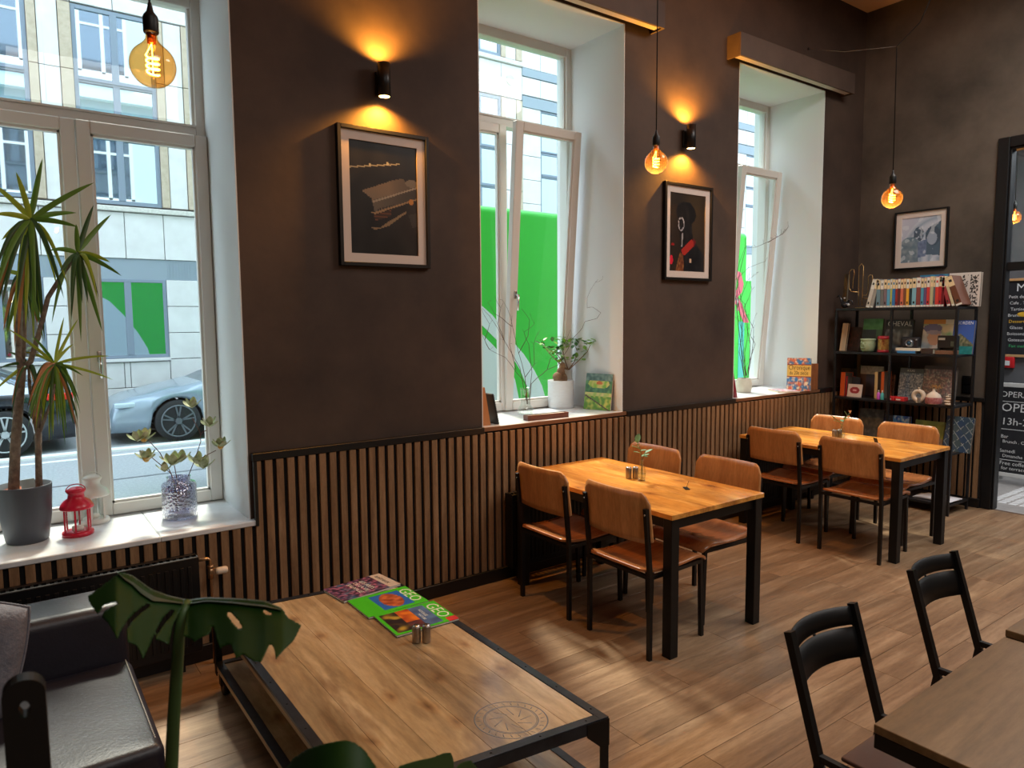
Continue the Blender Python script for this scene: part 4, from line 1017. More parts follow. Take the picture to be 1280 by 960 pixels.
# ================================================================== pictures
MATB = M('passe_partout', (214, 200, 190), .8)
PGL = glass('picture_glass', (1, 1, 1), .8, base=.0)
def picture(label, loc, rz, w, h, mw, fn, nx=70, ny=95, fr=.022):
    o = thing('framed_picture', label, 'picture', loc, (0, 0, rz)); d = .034
    b = B(); b.box(0, fr, -d, 0, 0, h, .002); b.box(w-fr, w, -d, 0, 0, h, .002); b.box(fr, w-fr, -d, 0, 0, fr, .002); b.box(fr, w-fr, -d, 0, h-fr, h, .002); b.obj('frame', BLK, o)
    b = B(); m = fr+mw; b.box(fr, m, -.016, -.006, fr, h-fr); b.box(w-m, w-fr, -.016, -.006, fr, h-fr); b.box(m, w-m, -.016, -.006, fr, m); b.box(m, w-m, -.016, -.006, h-m, h-fr); b.obj('mount', MATB, o)
    print_sheet('print', w-2*m, h-2*m, nx, ny, fn, o, TX(m, -.008, m))
    b = B(); b.box(fr, w-fr, -.024, -.022, fr, h-fr); b.obj('picture_glass', PGL, o)
def car_pic(u, v):
    t = 1-v; c = mixc((20, 20, 21), (34, 33, 32), nz(u*5, t*5)+.5)
    if abs(t-(.245-.11*u)) < .006 and u < .75: c = (146, 142, 124)
    for x in (.30, .56):
        if hypot(u-x, (t-(.235-.11*x))*1.4) < .02: c = (170, 168, 150)
    if abs(t-(.02+ (u-.3)**2*1.5)) < .003 and .3 < u < .35: c = (70, 70, 66)
    body = [(.17, .44), (.60, .325), (.78, .29), (.86, .33), (1, .30), (1, .47), (.62, .565), (.36, .64), (.31, .50)]
    if inpoly(u, t, body):
        c = mixc((118, 104, 88), (60, 56, 50), (u-.5)*1.5+nz(u*3, t*8)*.3)
        if t > .52-.22*(u-.3): c = mixc((96, 88, 78), (44, 42, 38), (u-.4)*1.4)
        if abs(t-(.53-.25*(u-.33))) < .008 and u > .33: c = (150, 142, 126)
        if .38 < u < .66 and .05 < ((u*40) % 1) < .5 and abs(t-(.60-.2*(u-.4))) < .012: c = (30, 28, 26)
    if hypot((u-.92)/.1, (t-.33)/.035) < 1: c = (112, 104, 92)
    if inpoly(u, t, [(.34, .645), (.60, .59), (.60, .645), (.36, .70)]): c = (104, 62, 40) if (int(t*60) % 2) else (60, 40, 30)
    if inpoly(u, t, [(.30, .76), (.34, .785), (.56, .735), (.84, .60), (.82, .59), (.55, .70), (.42, .76)]): c = (134, 112, 84)
    if inpoly(u, t, [(.3, .625), (.36, .64), (1, .475), (1, .46), (.36, .62)]): c = (148, 122, 90)
    if hypot(u-.91, (t-.50)*1.3) < .035: c = (176, 120, 56)
    if inpoly(u, t, [(.86, .62), (1, .60), (1, .72), (.92, .74)]): c = (52, 50, 48)
    return c
def dog_pic(u, v):
    t = 1-v; c = mixc((64, 50, 32), (44, 34, 26), nz(u*2, t*2)+.4+.5*t)
    P = [(.18, .22), (.26, .13), (.42, .10), (.58, .11), (.70, .18), (.76, .27), (.70, .34), (.62, .38), (.66, .55), (.80, .66), (.98, .78), (1, 1), (.40, 1), (.36, .80), (.31, .66), (.28, .50), (.26, .34), (.20, .29)]
    if inpoly(u, t, P): c = mixc((20, 19, 20), (44, 40, 40), nz(u*9, t*9)*.9+.1)
    if .24 < u < .42 and .30 < t < .48 and (hypot((u-.33)/.08, (t-.39)/.08) > .8) and (hypot((u-.33)/.09, (t-.39)/.09) < 1) and nz(u*30, t*30) > -.2: c = (170, 168, 172)
    if abs(u-(.37-.1*(t-.5))) < .018 and .50 < t < .68: c = (150, 148, 150)
    if inpoly(u, t, [(.34, .72), (.62, .58), (.72, .60), (.70, .66), (.44, .79), (.36, .78)]): c = (168, 44, 34)
    if inpoly(u, t, [(.66, .56), (.76, .60), (.70, .68)]): c = (110, 24, 30)
    if inpoly(u, t, [(.30, .76), (.40, .78), (.42, 1), (.18, 1), (.26, .84)]): c = mixc((90, 40, 26), (160, 110, 60), nz(u*22, t*22)+.4)
    if hypot((u-.06)/.05, (t-.86)/.06) < 1: c = (214, 30, 56)
    if hypot((u-.10)/.05, (t-.66)/.015) < 1: c = (150, 34, 34)
    if hypot((u-.60)/.035, (t-.86)/.03) < 1: c = (206, 170, 140)
    return c
def bw_pic(u, v):
    t = 1-v; c = mixc((196, 196, 212), (158, 172, 190), u*.6+t*.5)
    if hypot(u-.95, t-.95) < 1.0: c = mixc((150, 166, 186), (196, 202, 214), abs(sin(hypot(u-.95, t-.95)*14)))
    if inpoly(u, t, [(.66, .45), (.75, .22), (1, .12), (1, .88), (.64, .84)]): c = (84, 104, 124)
    if hypot((u-.44)/.13, (t-.38)/.16) < 1 and nz(u*12, t*12) > -.25: c = (74, 90, 108)
    if hypot((u-.78)/.13, (t-.48)/.15) < 1: c = (156, 168, 186)
    if hypot((u-.80)/.19, (t-.44)/.22) < 1 and hypot((u-.78)/.13, (t-.50)/.15) > 1: c = (72, 88, 106)
    if hypot((u-.22)/.24, (t-.58)/.15) < 1 or inpoly(u, t, [(0, .56), (.42, .56), (.46, 1), (0, 1)]): c = mixc((106, 126, 140), (150, 160, 166), nz(u*10, t*10)+.3)
    if inpoly(u, t, [(.44, .55), (.66, .5), (.64, .88), (.44, .9)]): c = mixc((120, 136, 168), (96, 110, 140), nz(u*14, t*14)+.4)
    if nz(u*7, t*7, 3) > .32: c = mixc(c, (216, 220, 226), .6)
    return c
a, c = ony(415.5, 152, W), ony(535.5, 337, W); picture('framed photo of a vintage car rear in the dark under the near wall light', (a.x+.012, W, c.z+.003), 0, c.x-a.x-.012, a.z-c.z-.01, .052, car_pic)
a, c = ony(827, 225, W), ony(886.5, 352.5, W); picture('framed portrait of a black dog with red collar between the windows', (a.x+.012, W, c.z+.003), 0, c.x-a.x-.02, a.z-c.z-.01, .052, dog_pic)
a, c = onx(1120.5, 266.5, E_), onx(1184, 336, E_); picture('framed pale blue-grey photo of people above the bookshelf', (E_, a.y, 2.212), -pi/2, a.y-c.y, .555, .05, bw_pic, 60, 60, .014)

# ================================================================== plants
DRL = [M('dracaena_leaf_green', (92, 132, 40), .45), M('dracaena_leaf_dark', (50, 84, 34), .45), M('dracaena_leaf_lime', (158, 176, 46), .45), M('dracaena_leaf_rust', (170, 112, 62), .6)]
BARK = M('dracaena_bark', (98, 84, 74), .9, 0, (140, 124, 108), 40, .8, 120); POTG = M('grey_plant_pot', (72, 76, 84), .5); SOIL = M('potting_soil_orange', (150, 84, 56), .95)
YP = 4.14
def py(x, y, Y=YP): return ony(x, y, Y)
pot = thing('potted_dracaena', 'tall dracaena in a dark grey pot on the near window sill', 'plant', (py(35, 676).x, YP, .69)); pc = Vector(pot.location)
rt = (py(71, 610).x-py(-1, 610).x)/2; hp = py(35, 605).z-.69-.0
b = B(); b.lathe([(0, .0), (rt*.72, 0), (rt*.78, .01), (rt*.93, hp*.45), (rt, hp*.97), (rt, hp), (rt*.95, hp), (rt*.93, hp-.03), (0, hp-.03)], 40, caps=False); b.obj('pot', POTG, pot)
b = B(); b.lathe([(0, hp-.022), (rt*.92, hp-.026)], 32, caps=False); b.obj('soil', SOIL, pot)
b = B(); b.box(-.03, .03, 0, .002, 0, .07, .001); b.obj('plant_label', M('plant_label_card', (150, 170, 172), .5), pot, (.02, -.03, hp-.04), (radians(-15), 0, .3))
def stem(pts, r, dys=None):
    P = [py(x, y, YP+(dys[i] if dys else 0))-pc for i, (x, y) in enumerate(pts)]; b = B(); b.tube(P, r, 10); return b.obj('trunk', BARK, pot)
s1 = stem([(17, 618), (19, 560), (24, 500), (27, 460)], [.024, .022, .020, .019])
s1a = stem([(27, 462), (23, 445), (24, 380), (29, 320), (37, 276)], [.017, .013, .012, .011, .009], [0, -.01, -.02, -.02, -.02])
s1b = stem([(27, 462), (38, 452), (48, 420), (60, 372), (80, 340), (97, 316)], [.017, .013, .012, .011, .010, .008], [0, -.01, -.03, -.04, -.04, -.04])
s1c = stem([(27, 460), (30, 430), (31, 390), (28, 345)], [.012, .010, .009, .007], [0, .02, .05, .06])
s2 = stem([(49, 614), (48, 570), (48, 535)], [.015, .014, .014], [-.05, -.05, -.05])
s2a = stem([(48, 537), (50, 500), (58, 470), (67, 454)], [.012, .010, .009, .008], [-.05, -.05, -.06, -.06])
s2b = stem([(46, 540), (42, 520), (37, 480), (36, 455)], [.009, .008, .007, .006], [-.05, -.03, -.0, .0])
s2c = stem([(50, 540), (57, 520), (65, 500), (69, 480)], [.008, .007, .006, .005], [-.05, -.08, -.1, -.1])
def strap(par, a, tip, sag, wd, mat, dy0, dy1):
    A = py(a[0], a[1], YP+dy0)-pc; T_ = py(tip[0], tip[1], YP+dy1)-pc; mid = (A+T_)/2+Vector((0, 0, sag))
    side = (T_-A).cross(Vector((.3, 1, .2))).normalized(); nn = side.cross(T_-A).normalized()
    def f(u, v):
        p = A*(1-u)**2+mid*2*u*(1-u)+T_*u*u; w_ = wd*(min(1, .35+u*4))*(1-u**3)**.8; return p+side*(v-.5)*w_+nn*abs(v-.5)*w_*.5
    b = B(); b.sheet(f, 9, 2); b.obj('leaf', mat, par)
RR = random.Random(3)
def crown(par, c, tips, nd, dlen, dspread, dy, wd=.024, dry=.06):
    for (x, y) in tips: strap(par, c, (x, y), .02, wd, DRL[RR.choice([0, 0, 1, 2])], dy, dy+RR.uniform(-.12, .1))
    for i in range(nd):
        x = c[0]+RR.uniform(-1, 1)*dspread; y = c[1]+dlen*RR.uniform(.55, 1.05)*(1-.25*abs(x-c[0])/max(dspread, 1))
        m = 3 if RR.random() < dry else RR.choice([0, 0, 1, 1, 2]); strap(par, (c[0]+RR.uniform(-2, 2), c[1]+RR.uniform(-2, 4)), (x, y), RR.uniform(.09, .17), wd*RR.uniform(.7, 1.05), DRL[m], dy, dy+RR.uniform(-.16, .10))
crown(s1a, (38, 274), [(53, 198), (118, 228), (-12, 228), (96, 266), (-8, 268), (98, 284), (2, 300), (20, 215)], 26, 165, 48, -.02, .027)
crown(s1b, (97, 316), [(117, 256), (139, 268), (62, 313), (152, 345), (128, 415), (95, 280), (138, 328), (75, 340)], 9, 120, 34, -.04, .024)
crown(s2a, (68, 455), [(80, 396), (98, 398), (138, 445), (142, 475), (40, 420), (8, 410), (30, 440), (104, 470), (92, 430)], 44, 108, 36, -.06, .015, .14)
crown(s1c, (28, 345), [(0, 340), (50, 400), (8, 420)], 8, 110, 28, .05, .022, .3)
crown(s2b, (36, 455), [(0, 460), (-8, 490), (10, 440)], 8, 90, 22, 0, .016, .4)

# lanterns
def lantern(name, label, loc, mat, s, rz=0):
    o = thing(name, label, 'lantern', loc, (0, 0, rz)); r = .052*s
    b = B(); b.lathe([(0, 0), (r*.98, 0), (r*1.02, .006*s), (r, .014*s), (r*.8, .018*s), (0, .018*s)], 24); b.obj('base', mat, o)
    z0, z1 = .018*s, .105*s
    for i in range(6):
        a = 2*pi*i/6+.3; b = B(); b.bar((r*.84*cos(a), r*.84*sin(a), z0), (r*.84*cos(a), r*.84*sin(a), z1), .006*s); b.obj('post', mat, o)
    b = B(); b.lathe([(r*.76, z0), (r*.76, z1)], 24, caps=False); b.obj('glass_chimney', CLEAR, o)
    b = B(); b.lathe([(r*1.05, z1-.004), (r*1.1, z1), (r*1.05, z1+.008*s), (r*.9, z1+.022*s), (r*.55, z1+.036*s), (r*.5, z1+.052*s), (r*.62, z1+.060*s), (r*.62, z1+.066*s), (r*.3, z1+.076*s), (0, z1+.078*s)], 24); rf = b.obj('roof', mat, o)
    b = B(); b.tube([(r*.62*cos(t)*1.0, 0, z1+.062*s+.026*s*sin(t)*1.0) for t in [pi*i/12 for i in range(13)]], .0016*s, 6); b.obj('handle', mat, o)
    b = B(); b.lathe([(0, z0), (.019*s, z0), (.019*s, z0+.014*s), (0, z0+.014*s)], 16); b.obj('tealight', M('tealight_wax', (222, 214, 204), .6), o)
    return o
p = onz(98, 668, .69); lantern('red_lantern', 'small red metal lantern on the near sill beside the big pot', (p.x, p.y, .69), M('red_lacquer', (196, 20, 52), .3), 1.34)
p = onz(116, 655, .69); lantern('white_lantern', 'small white metal lantern just behind the red one', (p.x+.01, p.y+.03, .69), M('white_lacquer', (214, 212, 204), .4), 1.42)

# ribbed glass vase with artificial magnolia twigs
VG = glass('textured_grey_glass', (.66, .67, .80), .95, .05, base=.30, bumpy=70)
p = onz(228, 649, .69); mv = thing('glass_vase_with_magnolia', 'textured grey glass vase with pale magnolia twigs on the near sill', 'vase', (p.x, p.y+.05, .69)); pc = Vector(mv.location); YV = pc.y
b = B(); b.lathe([(r_*1.32, z_*1.34) for r_, z_ in [(0, .002), (.060, .002), (.067, .008), (.067, .132), (.062, .145), (.045, .150), (.044, .168), (.047, .170), (.042, .170), (.040, .150), (.060, .140), (.063, .13), (.063, .012), (0, .010)]], 32, caps=False); b.obj('vase', VG, mv)
b = B(); b.lathe([(0, .016), (.080, .016), (.081, .09), (0, .09)], 24); b.obj('water', WATER, mv)
TW_ = M('magnolia_twig', (98, 60, 52), .7); ML = [M('magnolia_sepal_green', (120, 142, 92), .6, 0, (196, 200, 160), 30), M('magnolia_sepal_cream', (206, 204, 172), .6, 0, (160, 172, 120), 30)]; MY = M('magnolia_heart', (216, 168, 84), .6)
def pv(x, y, d=0): return ony(x, y, YV+d)-pc
tw = []
for pts, d in (([(222, 640), (217, 600), (212, 588), (200, 566), (187, 552)], .0), ([(221, 620), (214, 592), (190, 572)], -.04), ([(232, 630), (235, 596), (243, 576), (251, 552), (250, 540), (240, 522)], .02), ([(243, 578), (256, 570), (270, 563)], -.02), ([(250, 545), (253, 540), (258, 538)], 0.02), ([(224, 625), (221, 598), (218, 582)], -.03)):
    b = B(); b.tube([pv(x, y, d*i/len(pts)) for i, (x, y) in enumerate(pts)], .0022, 6); tw.append(b.obj('twig', TW_, mv))
def bloom(x, y, k, s, d, par, ang=0, heart=0):
    k += 2; s *= 1.3
    p = pv(x, y, d)
    for i in range(k):
        a = 2*pi*i/k+ang; b = B(); leaf_mesh(b, p, (cos(a)*.8, sin(a)*.8, .55+.3*sin(a*2)), s, s*.62, curl=-.25); b.obj('petal', ML[i % 2], par)
    if heart: b = B(); b.ball(p+Vector((0, 0, s*.25)), s*.28, sz=1.3, n=8); b.obj('heart', MY, par)
bloom(180, 551, 5, .055, 0, tw[0], .3, 1); bloom(172, 552, 2, .05, 0, tw[0], 2.6); bloom(183, 576, 5, .052, -.04, tw[1], .9, 1); bloom(240, 510, 3, .05, .02, tw[2], 1.0); bloom(262, 534, 4, .05, .02, tw[4], .2)
bloom(276, 560, 5, .05, -.02, tw[3], .5, 1); bloom(216, 582, 5, .062, -.03, tw[5], .1); bloom(226, 578, 3, .055, -.03, tw[5], 1.1); bloom(246, 580, 3, .055, .0, tw[2], 2.1); bloom(254, 586, 3, .06, .0, tw[3], -.4); bloom(206, 590, 2, .045, -.03, tw[5], 3)

# middle sill: twigs in a glass, tray, ficus, books
def sillthing(name, label, cat, px_, py_, z=1.045, dy=0, rz=0, grp=None): p = onz(px_, py_, z); return thing(name, label, cat, (p.x, p.y+dy, z), (0, 0, rz), grp)
gv = sillthing('twig_vase', 'clear glass vase of bare dark twigs on the middle sill', 'vase', 660, 519, dy=.03); pc = Vector(gv.location)
b = B(); b.lathe([(0, .002), (.052, .002), (.058, .01), (.058, .05), (.040, .075), (.036, .09), (.036, .19), (.042, .2), (.039, .2), (.033, .19), (.033, .09), (.038, .07), (.054, .048), (.054, .012), (0, .008)], 28, caps=False); b.obj('vase', CLEAR, gv)
TWD = M('bare_twig', (82, 58, 52), .8)
def pv2(x, y, d=0): return ony(x, y, pc.y+d)-pc
TWG = [([(659, 505), (657, 480), (645, 465), (632, 447), (612, 437), (601, 415)], .05), ([(660, 505), (656, 470), (648, 440), (640, 405), (634, 385), (628, 375)], .03), ([(659, 505), (650, 460), (630, 425), (612, 395), (603, 385)], .08), ([(662, 505), (664, 480), (672, 472), (684, 462), (698, 456), (704, 445), (712, 432), (714, 425), (728, 410), (731, 402), (746, 398), (751, 391), (741, 384), (734, 385), (734, 372), (744, 353), (753, 349)], -.26),
       ([(661, 500), (665, 465), (661, 430), (655, 415), (668, 405), (664, 396)], .04), ([(648, 442), (660, 420), (662, 400), (652, 386)], .03), ([(640, 408), (628, 398), (618, 392), (610, 378)], .06), ([(645, 462), (637, 430), (640, 395)], .1), ([(612, 437), (606, 425), (612, 405), (604, 392)], .07), ([(684, 462), (688, 448), (700, 440), (708, 425), (713, 412)], -.05), ([(656, 472), (668, 455), (667, 430), (675, 412)], .02), ([(630, 425), (622, 405), (626, 385), (618, 370)], .09)]
for pts, d in TWG:
    b = B(); n = len(pts); P = [pv2(x, y, d*i/n) for i, (x, y) in enumerate(pts)]; P2 = []
    for a, c in zip(P, P[1:]): P2 += [a, (a+c)/2+Vector((RR.uniform(-1, 1), RR.uniform(-1, 1), RR.uniform(-1, 1)))*.004]
    P2.append(P[-1]); b.tube(P2, [.0026*(1-.75*i/len(P2)) for i in range(len(P2))], 5)
    for q in P2[2::2]:
        if RR.random() < .6: b.tube([q, q+Vector((RR.uniform(-.03, .03), RR.uniform(-.02, .02), RR.uniform(.0, .05)))], .0008, 4)
    b.obj('twig', TWD, gv)
o = sillthing('wooden_tray_block', 'dark reddish wooden block tray in front of the twig vase', 'tray', 655, 525.5, rz=radians(-3), dy=.01)
RW = wood('rosewood_block', (70, 36, 30), (104, 58, 46), (132, 82, 64), 'X', 1.5, .4); b = B(); b.box(0, .36, -.06, 0, 0, .008, .002); b.box(0, .36, -.06, -.052, .008, .038, .002); b.box(0, .36, -.008, 0, .008, .038, .002); b.box(0, .008, -.052, -.008, .008, .038); b.box(.352, .36, -.052, -.008, .008, .038); b.obj('tray_body', RW, o)
b = B(); b.box(.01, .35, -.05, -.01, .008, .034, .002); b.obj('pale_insert', M('pale_insert', (205, 200, 186), .6), o)
fp = sillthing('ficus_bonsai', 'ficus bonsai in a ribbed white pot on the middle sill', 'plant', 706, 510, dy=.05); pc = Vector(fp.location)
WP = M('white_ceramic_pot', (228, 230, 232), .35); pr = []
r = .105
for i in range(15): z = .004+i*.0145; pr += [(r, z), (r-.0025, z+.0110), (r, z+.0125)]
b = B(); b.lathe([(0, 0), (r-.006, 0)]+pr+[(r, .222), (r-.006, .222), (r-.008, .19), (0, .19)], 40, caps=False); b.obj('pot', WP, fp)
b = B(); b.lathe([(0, .192), (r-.008, .191)], 24, caps=False); b.obj('soil', M('dark_soil', (60, 46, 38), .95), fp)
FB = M('ficus_bark', (150, 118, 88), .85, 0, (112, 84, 62), 20, .5, 60); tb = B()
for (dx, z, rr_, s) in ((-.025, .205, .042, 1), (-.036, .25, .038, 1), (.020, .23, .040, 1.3), (.0, .285, .034, 1.2), (.018, .33, .026, 1.4)): tb.ball((dx, 0, z), rr_, sz=s, n=14)
tb.obj('trunk', FB, fp)
def pv3(x, y, d=0): return ony(x, y, pc.y+d)-pc
FLV = [M('ficus_leaf', (70, 130, 50), .4), M('ficus_leaf_light', (128, 178, 56), .4)]
for pts, d in (([(710, 462), (700, 455), (688, 443), (680, 434)], -.03), ([(710, 462), (706, 450), (703, 435), (702, 428)], .02), ([(711, 462), (718, 452), (722, 440), (718, 430)], .03), ([(711, 462), (722, 452), (734, 440), (738, 431)], -.18), ([(708, 462), (700, 448), (694, 440)], .05)):
    b = B(); P = [pv3(x, y, d*i/3) for i, (x, y) in enumerate(pts)]; b.tube(P, [.006, .004, .003, .002][:len(P)], 6); br = b.obj('branch', FB, fp)
    for i in range(24):
        q = P[RR.choice([1, 2, -1, -1])]+Vector((RR.uniform(-.055, .055), RR.uniform(-.05, .05), RR.uniform(-.01, .05))); b = B(); leaf_mesh(b, q, (RR.uniform(-1, 1), RR.uniform(-1, 1), RR.uniform(-.3, .7)), .050, .032, n=2); b.obj('leaf', FLV[RR.random() < .35], br)

# ================================================================== books and ornaments
PAGES = M('book_pages', (214, 204, 184), .8)
NB = [0]
def book(label, loc, w, h, th, col, fn=None, rz=-pi/2, lean=0, group=None, nx=26, ny=34, txt=None, name='book', roll=0, inset=.0):
    """standing book, front cover in local x/z facing -y, spine at x=0"""
    o = thing(name, label, 'book', loc, (-lean, roll, rz), group); NB[0] += 1
    cm = M('cover_%d_%d_%d' % tuple(col), col, .45)
    b = B(); b.box(0, w, 0, .0025, 0, h, .0006); b.box(0, w, th-.0025, th, 0, h, .0006); b.box(0, .0025, .0025, th-.0025, 0, h); b.obj('cover', cm, o)
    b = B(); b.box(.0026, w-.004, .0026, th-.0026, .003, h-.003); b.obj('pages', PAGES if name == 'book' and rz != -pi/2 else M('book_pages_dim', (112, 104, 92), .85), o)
    if fn: print_sheet('cover_print', w, h, nx, ny, fn, o, TX(0, -.0005, 0))
    for s, x, z, sz, m, sx in (txt or []): text('cover_title', s, sz, m, o, TX(x*w, -.001, z*h) @ RXF, .0002, fit=w*(sx-x) if sx <= 1 else None)
    return o
INK_W, INK_K = M('ink_title_white', (228, 228, 226), .5), M('ink_title_black', (28, 26, 28), .5)
INK_R = M('ink_title_red', (196, 40, 36), .5)
# middle sill
def garden(u, v):
    n = nz(u*9, v*11, 1)
    if v > .80: c = mixc((70, 100, 96), (120, 150, 140), n+.5)
    elif v > .55 and hypot((u-.5)/.4, (v-.72)/.13) < 1: c = mixc((204, 196, 110), (120, 180, 60), n*1.6+.4)
    elif v > .48: c = mixc((52, 100, 72), (96, 150, 96), n+.4)
    elif v > .38: c = mixc((210, 200, 130), (150, 190, 90), n+.4)
    else: c = mixc((96, 150, 50), (200, 200, 90), n*1.4+.35)
    if hypot((u-.52)/.12, (v-.74)/.05) < 1: c = (206, 110, 56)
    if abs(v-(.40-.42*u)) < .02 and v < .4: c = (84, 60, 56)
    return c
book('garden picture book leaning on the right reveal of the middle window', (3.722, 4.165, 1.046), .247, .285, .022, (54, 46, 40), garden, radians(-76.5), radians(9), None, 34, 40)
book('wood-brown thick book against the left reveal of the middle window', (2.655, 3.905, 1.046), .20, .262, .062, (180, 120, 74), None, pi/2, radians(10))
nb = book('black ring-bound notebook against the left reveal of the middle window', (2.722, 3.90, 1.046), .17, .215, .014, (26, 26, 28), None, pi/2, radians(12))
b = B()
for i in range(14): b.tube([(-.001+.006*cos(t), .007+.010*sin(t), .012+i*.0145) for t in [2*pi*k/8 for k in range(8)]], .0012, 5, loop=True)
b.obj('ring_binding', BLK, nb)
# far sill
def mosaic(c1, c2, c3, f=9, seed=0):
    def fn(u, v):
        n = nz(u*f, v*f*1.2, seed); m = nz(u*f*1.7, v*f*1.9, seed+3)
        return mixc(mixc(c1, c2, n*1.5+.45), c3, max(0, m*1.8))
    return fn
mo = mosaic((216, 120, 90), (60, 130, 196), (240, 226, 200), 8, 5)
def chron(u, v):
    if .42 < v < .80: return (232, 196, 104) if not (abs(v-.44) < .012 or abs(v-.79) < .012) else (150, 60, 40)
    return mo(u, v)
p = onz(983, 488, 1.046); q = onz(1013, 489, 1.046)
ang = atan2(q.y-p.y, q.x-p.x)
hc = 41/ (882.15/ ((p+q)/2-EYE).dot(_f)) ; wc = (q-p).length
book('thick chronicle book with yellow title band on the far sill', (p.x, p.y, 1.046), wc, hc*1.0, .05, (196, 176, 140), chron, ang, radians(4), None, 30, 36, [('Chronique', .06, .64, .068, INK_K, .94), ('du 20e siecle', .10, .49, .056, INK_K, .88)])
o = thing('wooden_bookend', 'brown wooden board standing behind the chronicle book', 'board', (6.385, 3.845, 1.046), (0, 0, radians(-28)))
b = B(); b.box(0, .085, 0, .03, 0, .258, .003); b.obj('board', wood('walnut_board', (120, 72, 40), (146, 90, 52), (164, 106, 66), 'Z', 1, .5), o)
o = thing('magazine', 'flat pink and grey magazine lying on the far sill', 'magazine', (6.02, 4.02, 1.046), (0, 0, radians(-35)))
b = B(); b.box(0, .21, -.15, .10, 0, .012, .001); b.obj('pages', PAGES, o); print_sheet('cover_print', .21, .25, 12, 12, mosaic((206, 110, 130), (120, 130, 140), (230, 220, 216), 5, 8), o, TX(0, -.15, .0125) @ Matrix.Rotation(-pi/2, 4, 'X'))
book('dark red book with black spine against the left reveal of the far window', (5.325, 3.90, 1.046), .18, .272, .036, (128, 30, 44), None, pi/2, radians(15))
pt = sillthing('branch_vase', 'cream ribbed pot of long dark twigs on the far sill', 'vase', 933, 490.5, dy=.03); pc = Vector(pt.location)
b = B(); r = .075; pr = [(r*(.86+.14*sin(pi*i/10)), .12*i/10) for i in range(11)]; b.lathe([(0, 0)]+pr+[(r*.78, .135), (r*.70, .135), (r*.72, .02), (0, .02)], 32, caps=False); b.obj('pot', M('cream_ceramic', (216, 210, 192), .5, 0, (200, 192, 172), 12), pt)
TW3 = [([(933, 480), (931, 440), (935, 410), (931, 380), (920, 370)], 0), ([(934, 480), (938, 430), (932, 400), (925, 375), (935, 350), (948, 340)], .05), ([(932, 480), (926, 430), (930, 390), (920, 345), (931, 310), (933, 292)], .03), ([(934, 475), (940, 440), (942, 410), (930, 385), (940, 362), (936, 345)], .02), ([(932, 470), (922, 400), (919, 350), (935, 335), (956, 327)], -.04), ([(933, 470), (928, 420), (921, 360), (932, 310), (945, 309), (965, 300), (978, 293), (985, 284)], -.05), ([(960, 303), (972, 296), (980, 290), (984, 286)], -.06), ([(933, 470), (944, 430), (938, 420), (944, 395)], .05), ([(930, 470), (924, 440), (928, 415), (922, 395)], .06)]
for pts, d in TW3:
    b = B(); n = len(pts); P = [ony(x, y, pc.y+d*i/n)-pc for i, (x, y) in enumerate(pts)]; P2 = []
    for a, c in zip(P, P[1:]): P2 += [a, (a+c)/2+Vector((RR.uniform(-1, 1), RR.uniform(-1, 1), RR.uniform(-1, 1)))*.006]
    P2.append(P[-1]); b.tube(P2, [.003*(1-.7*i/len(P2)) for i in range(len(P2))], 5)
    for q in P2[1::1]: b.tube([q, q+Vector((RR.uniform(-.04, .04), RR.uniform(-.02, .02), RR.uniform(-.01, .06)))], .0012, 4)
    b.obj('twig', TWD, pt)

# the bookshelf
SX, SXB, SL, SR = 6.66, 7.06, 3.765, 2.665
sh = thing('bookshelf', 'black open metal bookshelf against the end wall', 'bookshelf', (SX, SL, 0), (0, 0, -pi/2))
SW, SD = SL-SR, SXB-SX; LV = [.10, .56, .975, 1.42, 1.838]
SHM = M('shelf_black_steel', (30, 31, 34), .38, .3)
for z in LV: b = B(); b.box(.002, SW-.002, .002, SD-.002, z-.022, z, .002); b.obj('shelf_board', SHM, sh)
for x in (0, .53, SW-.022):
    for y in (0, SD-.022):
        if x == .53 and y == 0: b = B(); b.box(x, x+.022, y-.004, y+.018, 0, LV[-1]-.022, .002)
        else: b = B(); b.box(x, x+.022, y-.004 if y == 0 else y+.004, y+.018 if y == 0 else y+.026, 0, LV[-1]-.02, .002)
        b.obj('post', SHM, sh)
def sloc(px_, py_, X): p = onx(px_, py_, X); return p
def sbook(label, x0, x1, ytop, lvl, X, th, col, fn=None, lean=.14, txt=None, nx=22, ny=30, name='book', group=None, rz=-pi/2):
    z = LV[lvl]+.001; a, c = onx(x0, 0, X), onx(x1, 0, X)
    # y positions taken at the height of the book's foot
    m = (x0+x1)/2; A = None
    def yat(px_):
        lo_, hi_ = 0, 960
        for _ in range(30):
            mid = (lo_+hi_)/2
            if onx(px_, mid, X).z > z: lo_ = mid
            else: hi_ = mid
        return onx(px_, lo_, X).y
    ya, yc = yat(x0), yat(x1); h = onx(m, ytop, X+.03).z-z
    return book(label, (X, ya, z), ya-yc, max(.04, h/cos(lean)), th, col, fn, rz, lean, group, nx, ny, txt, name)
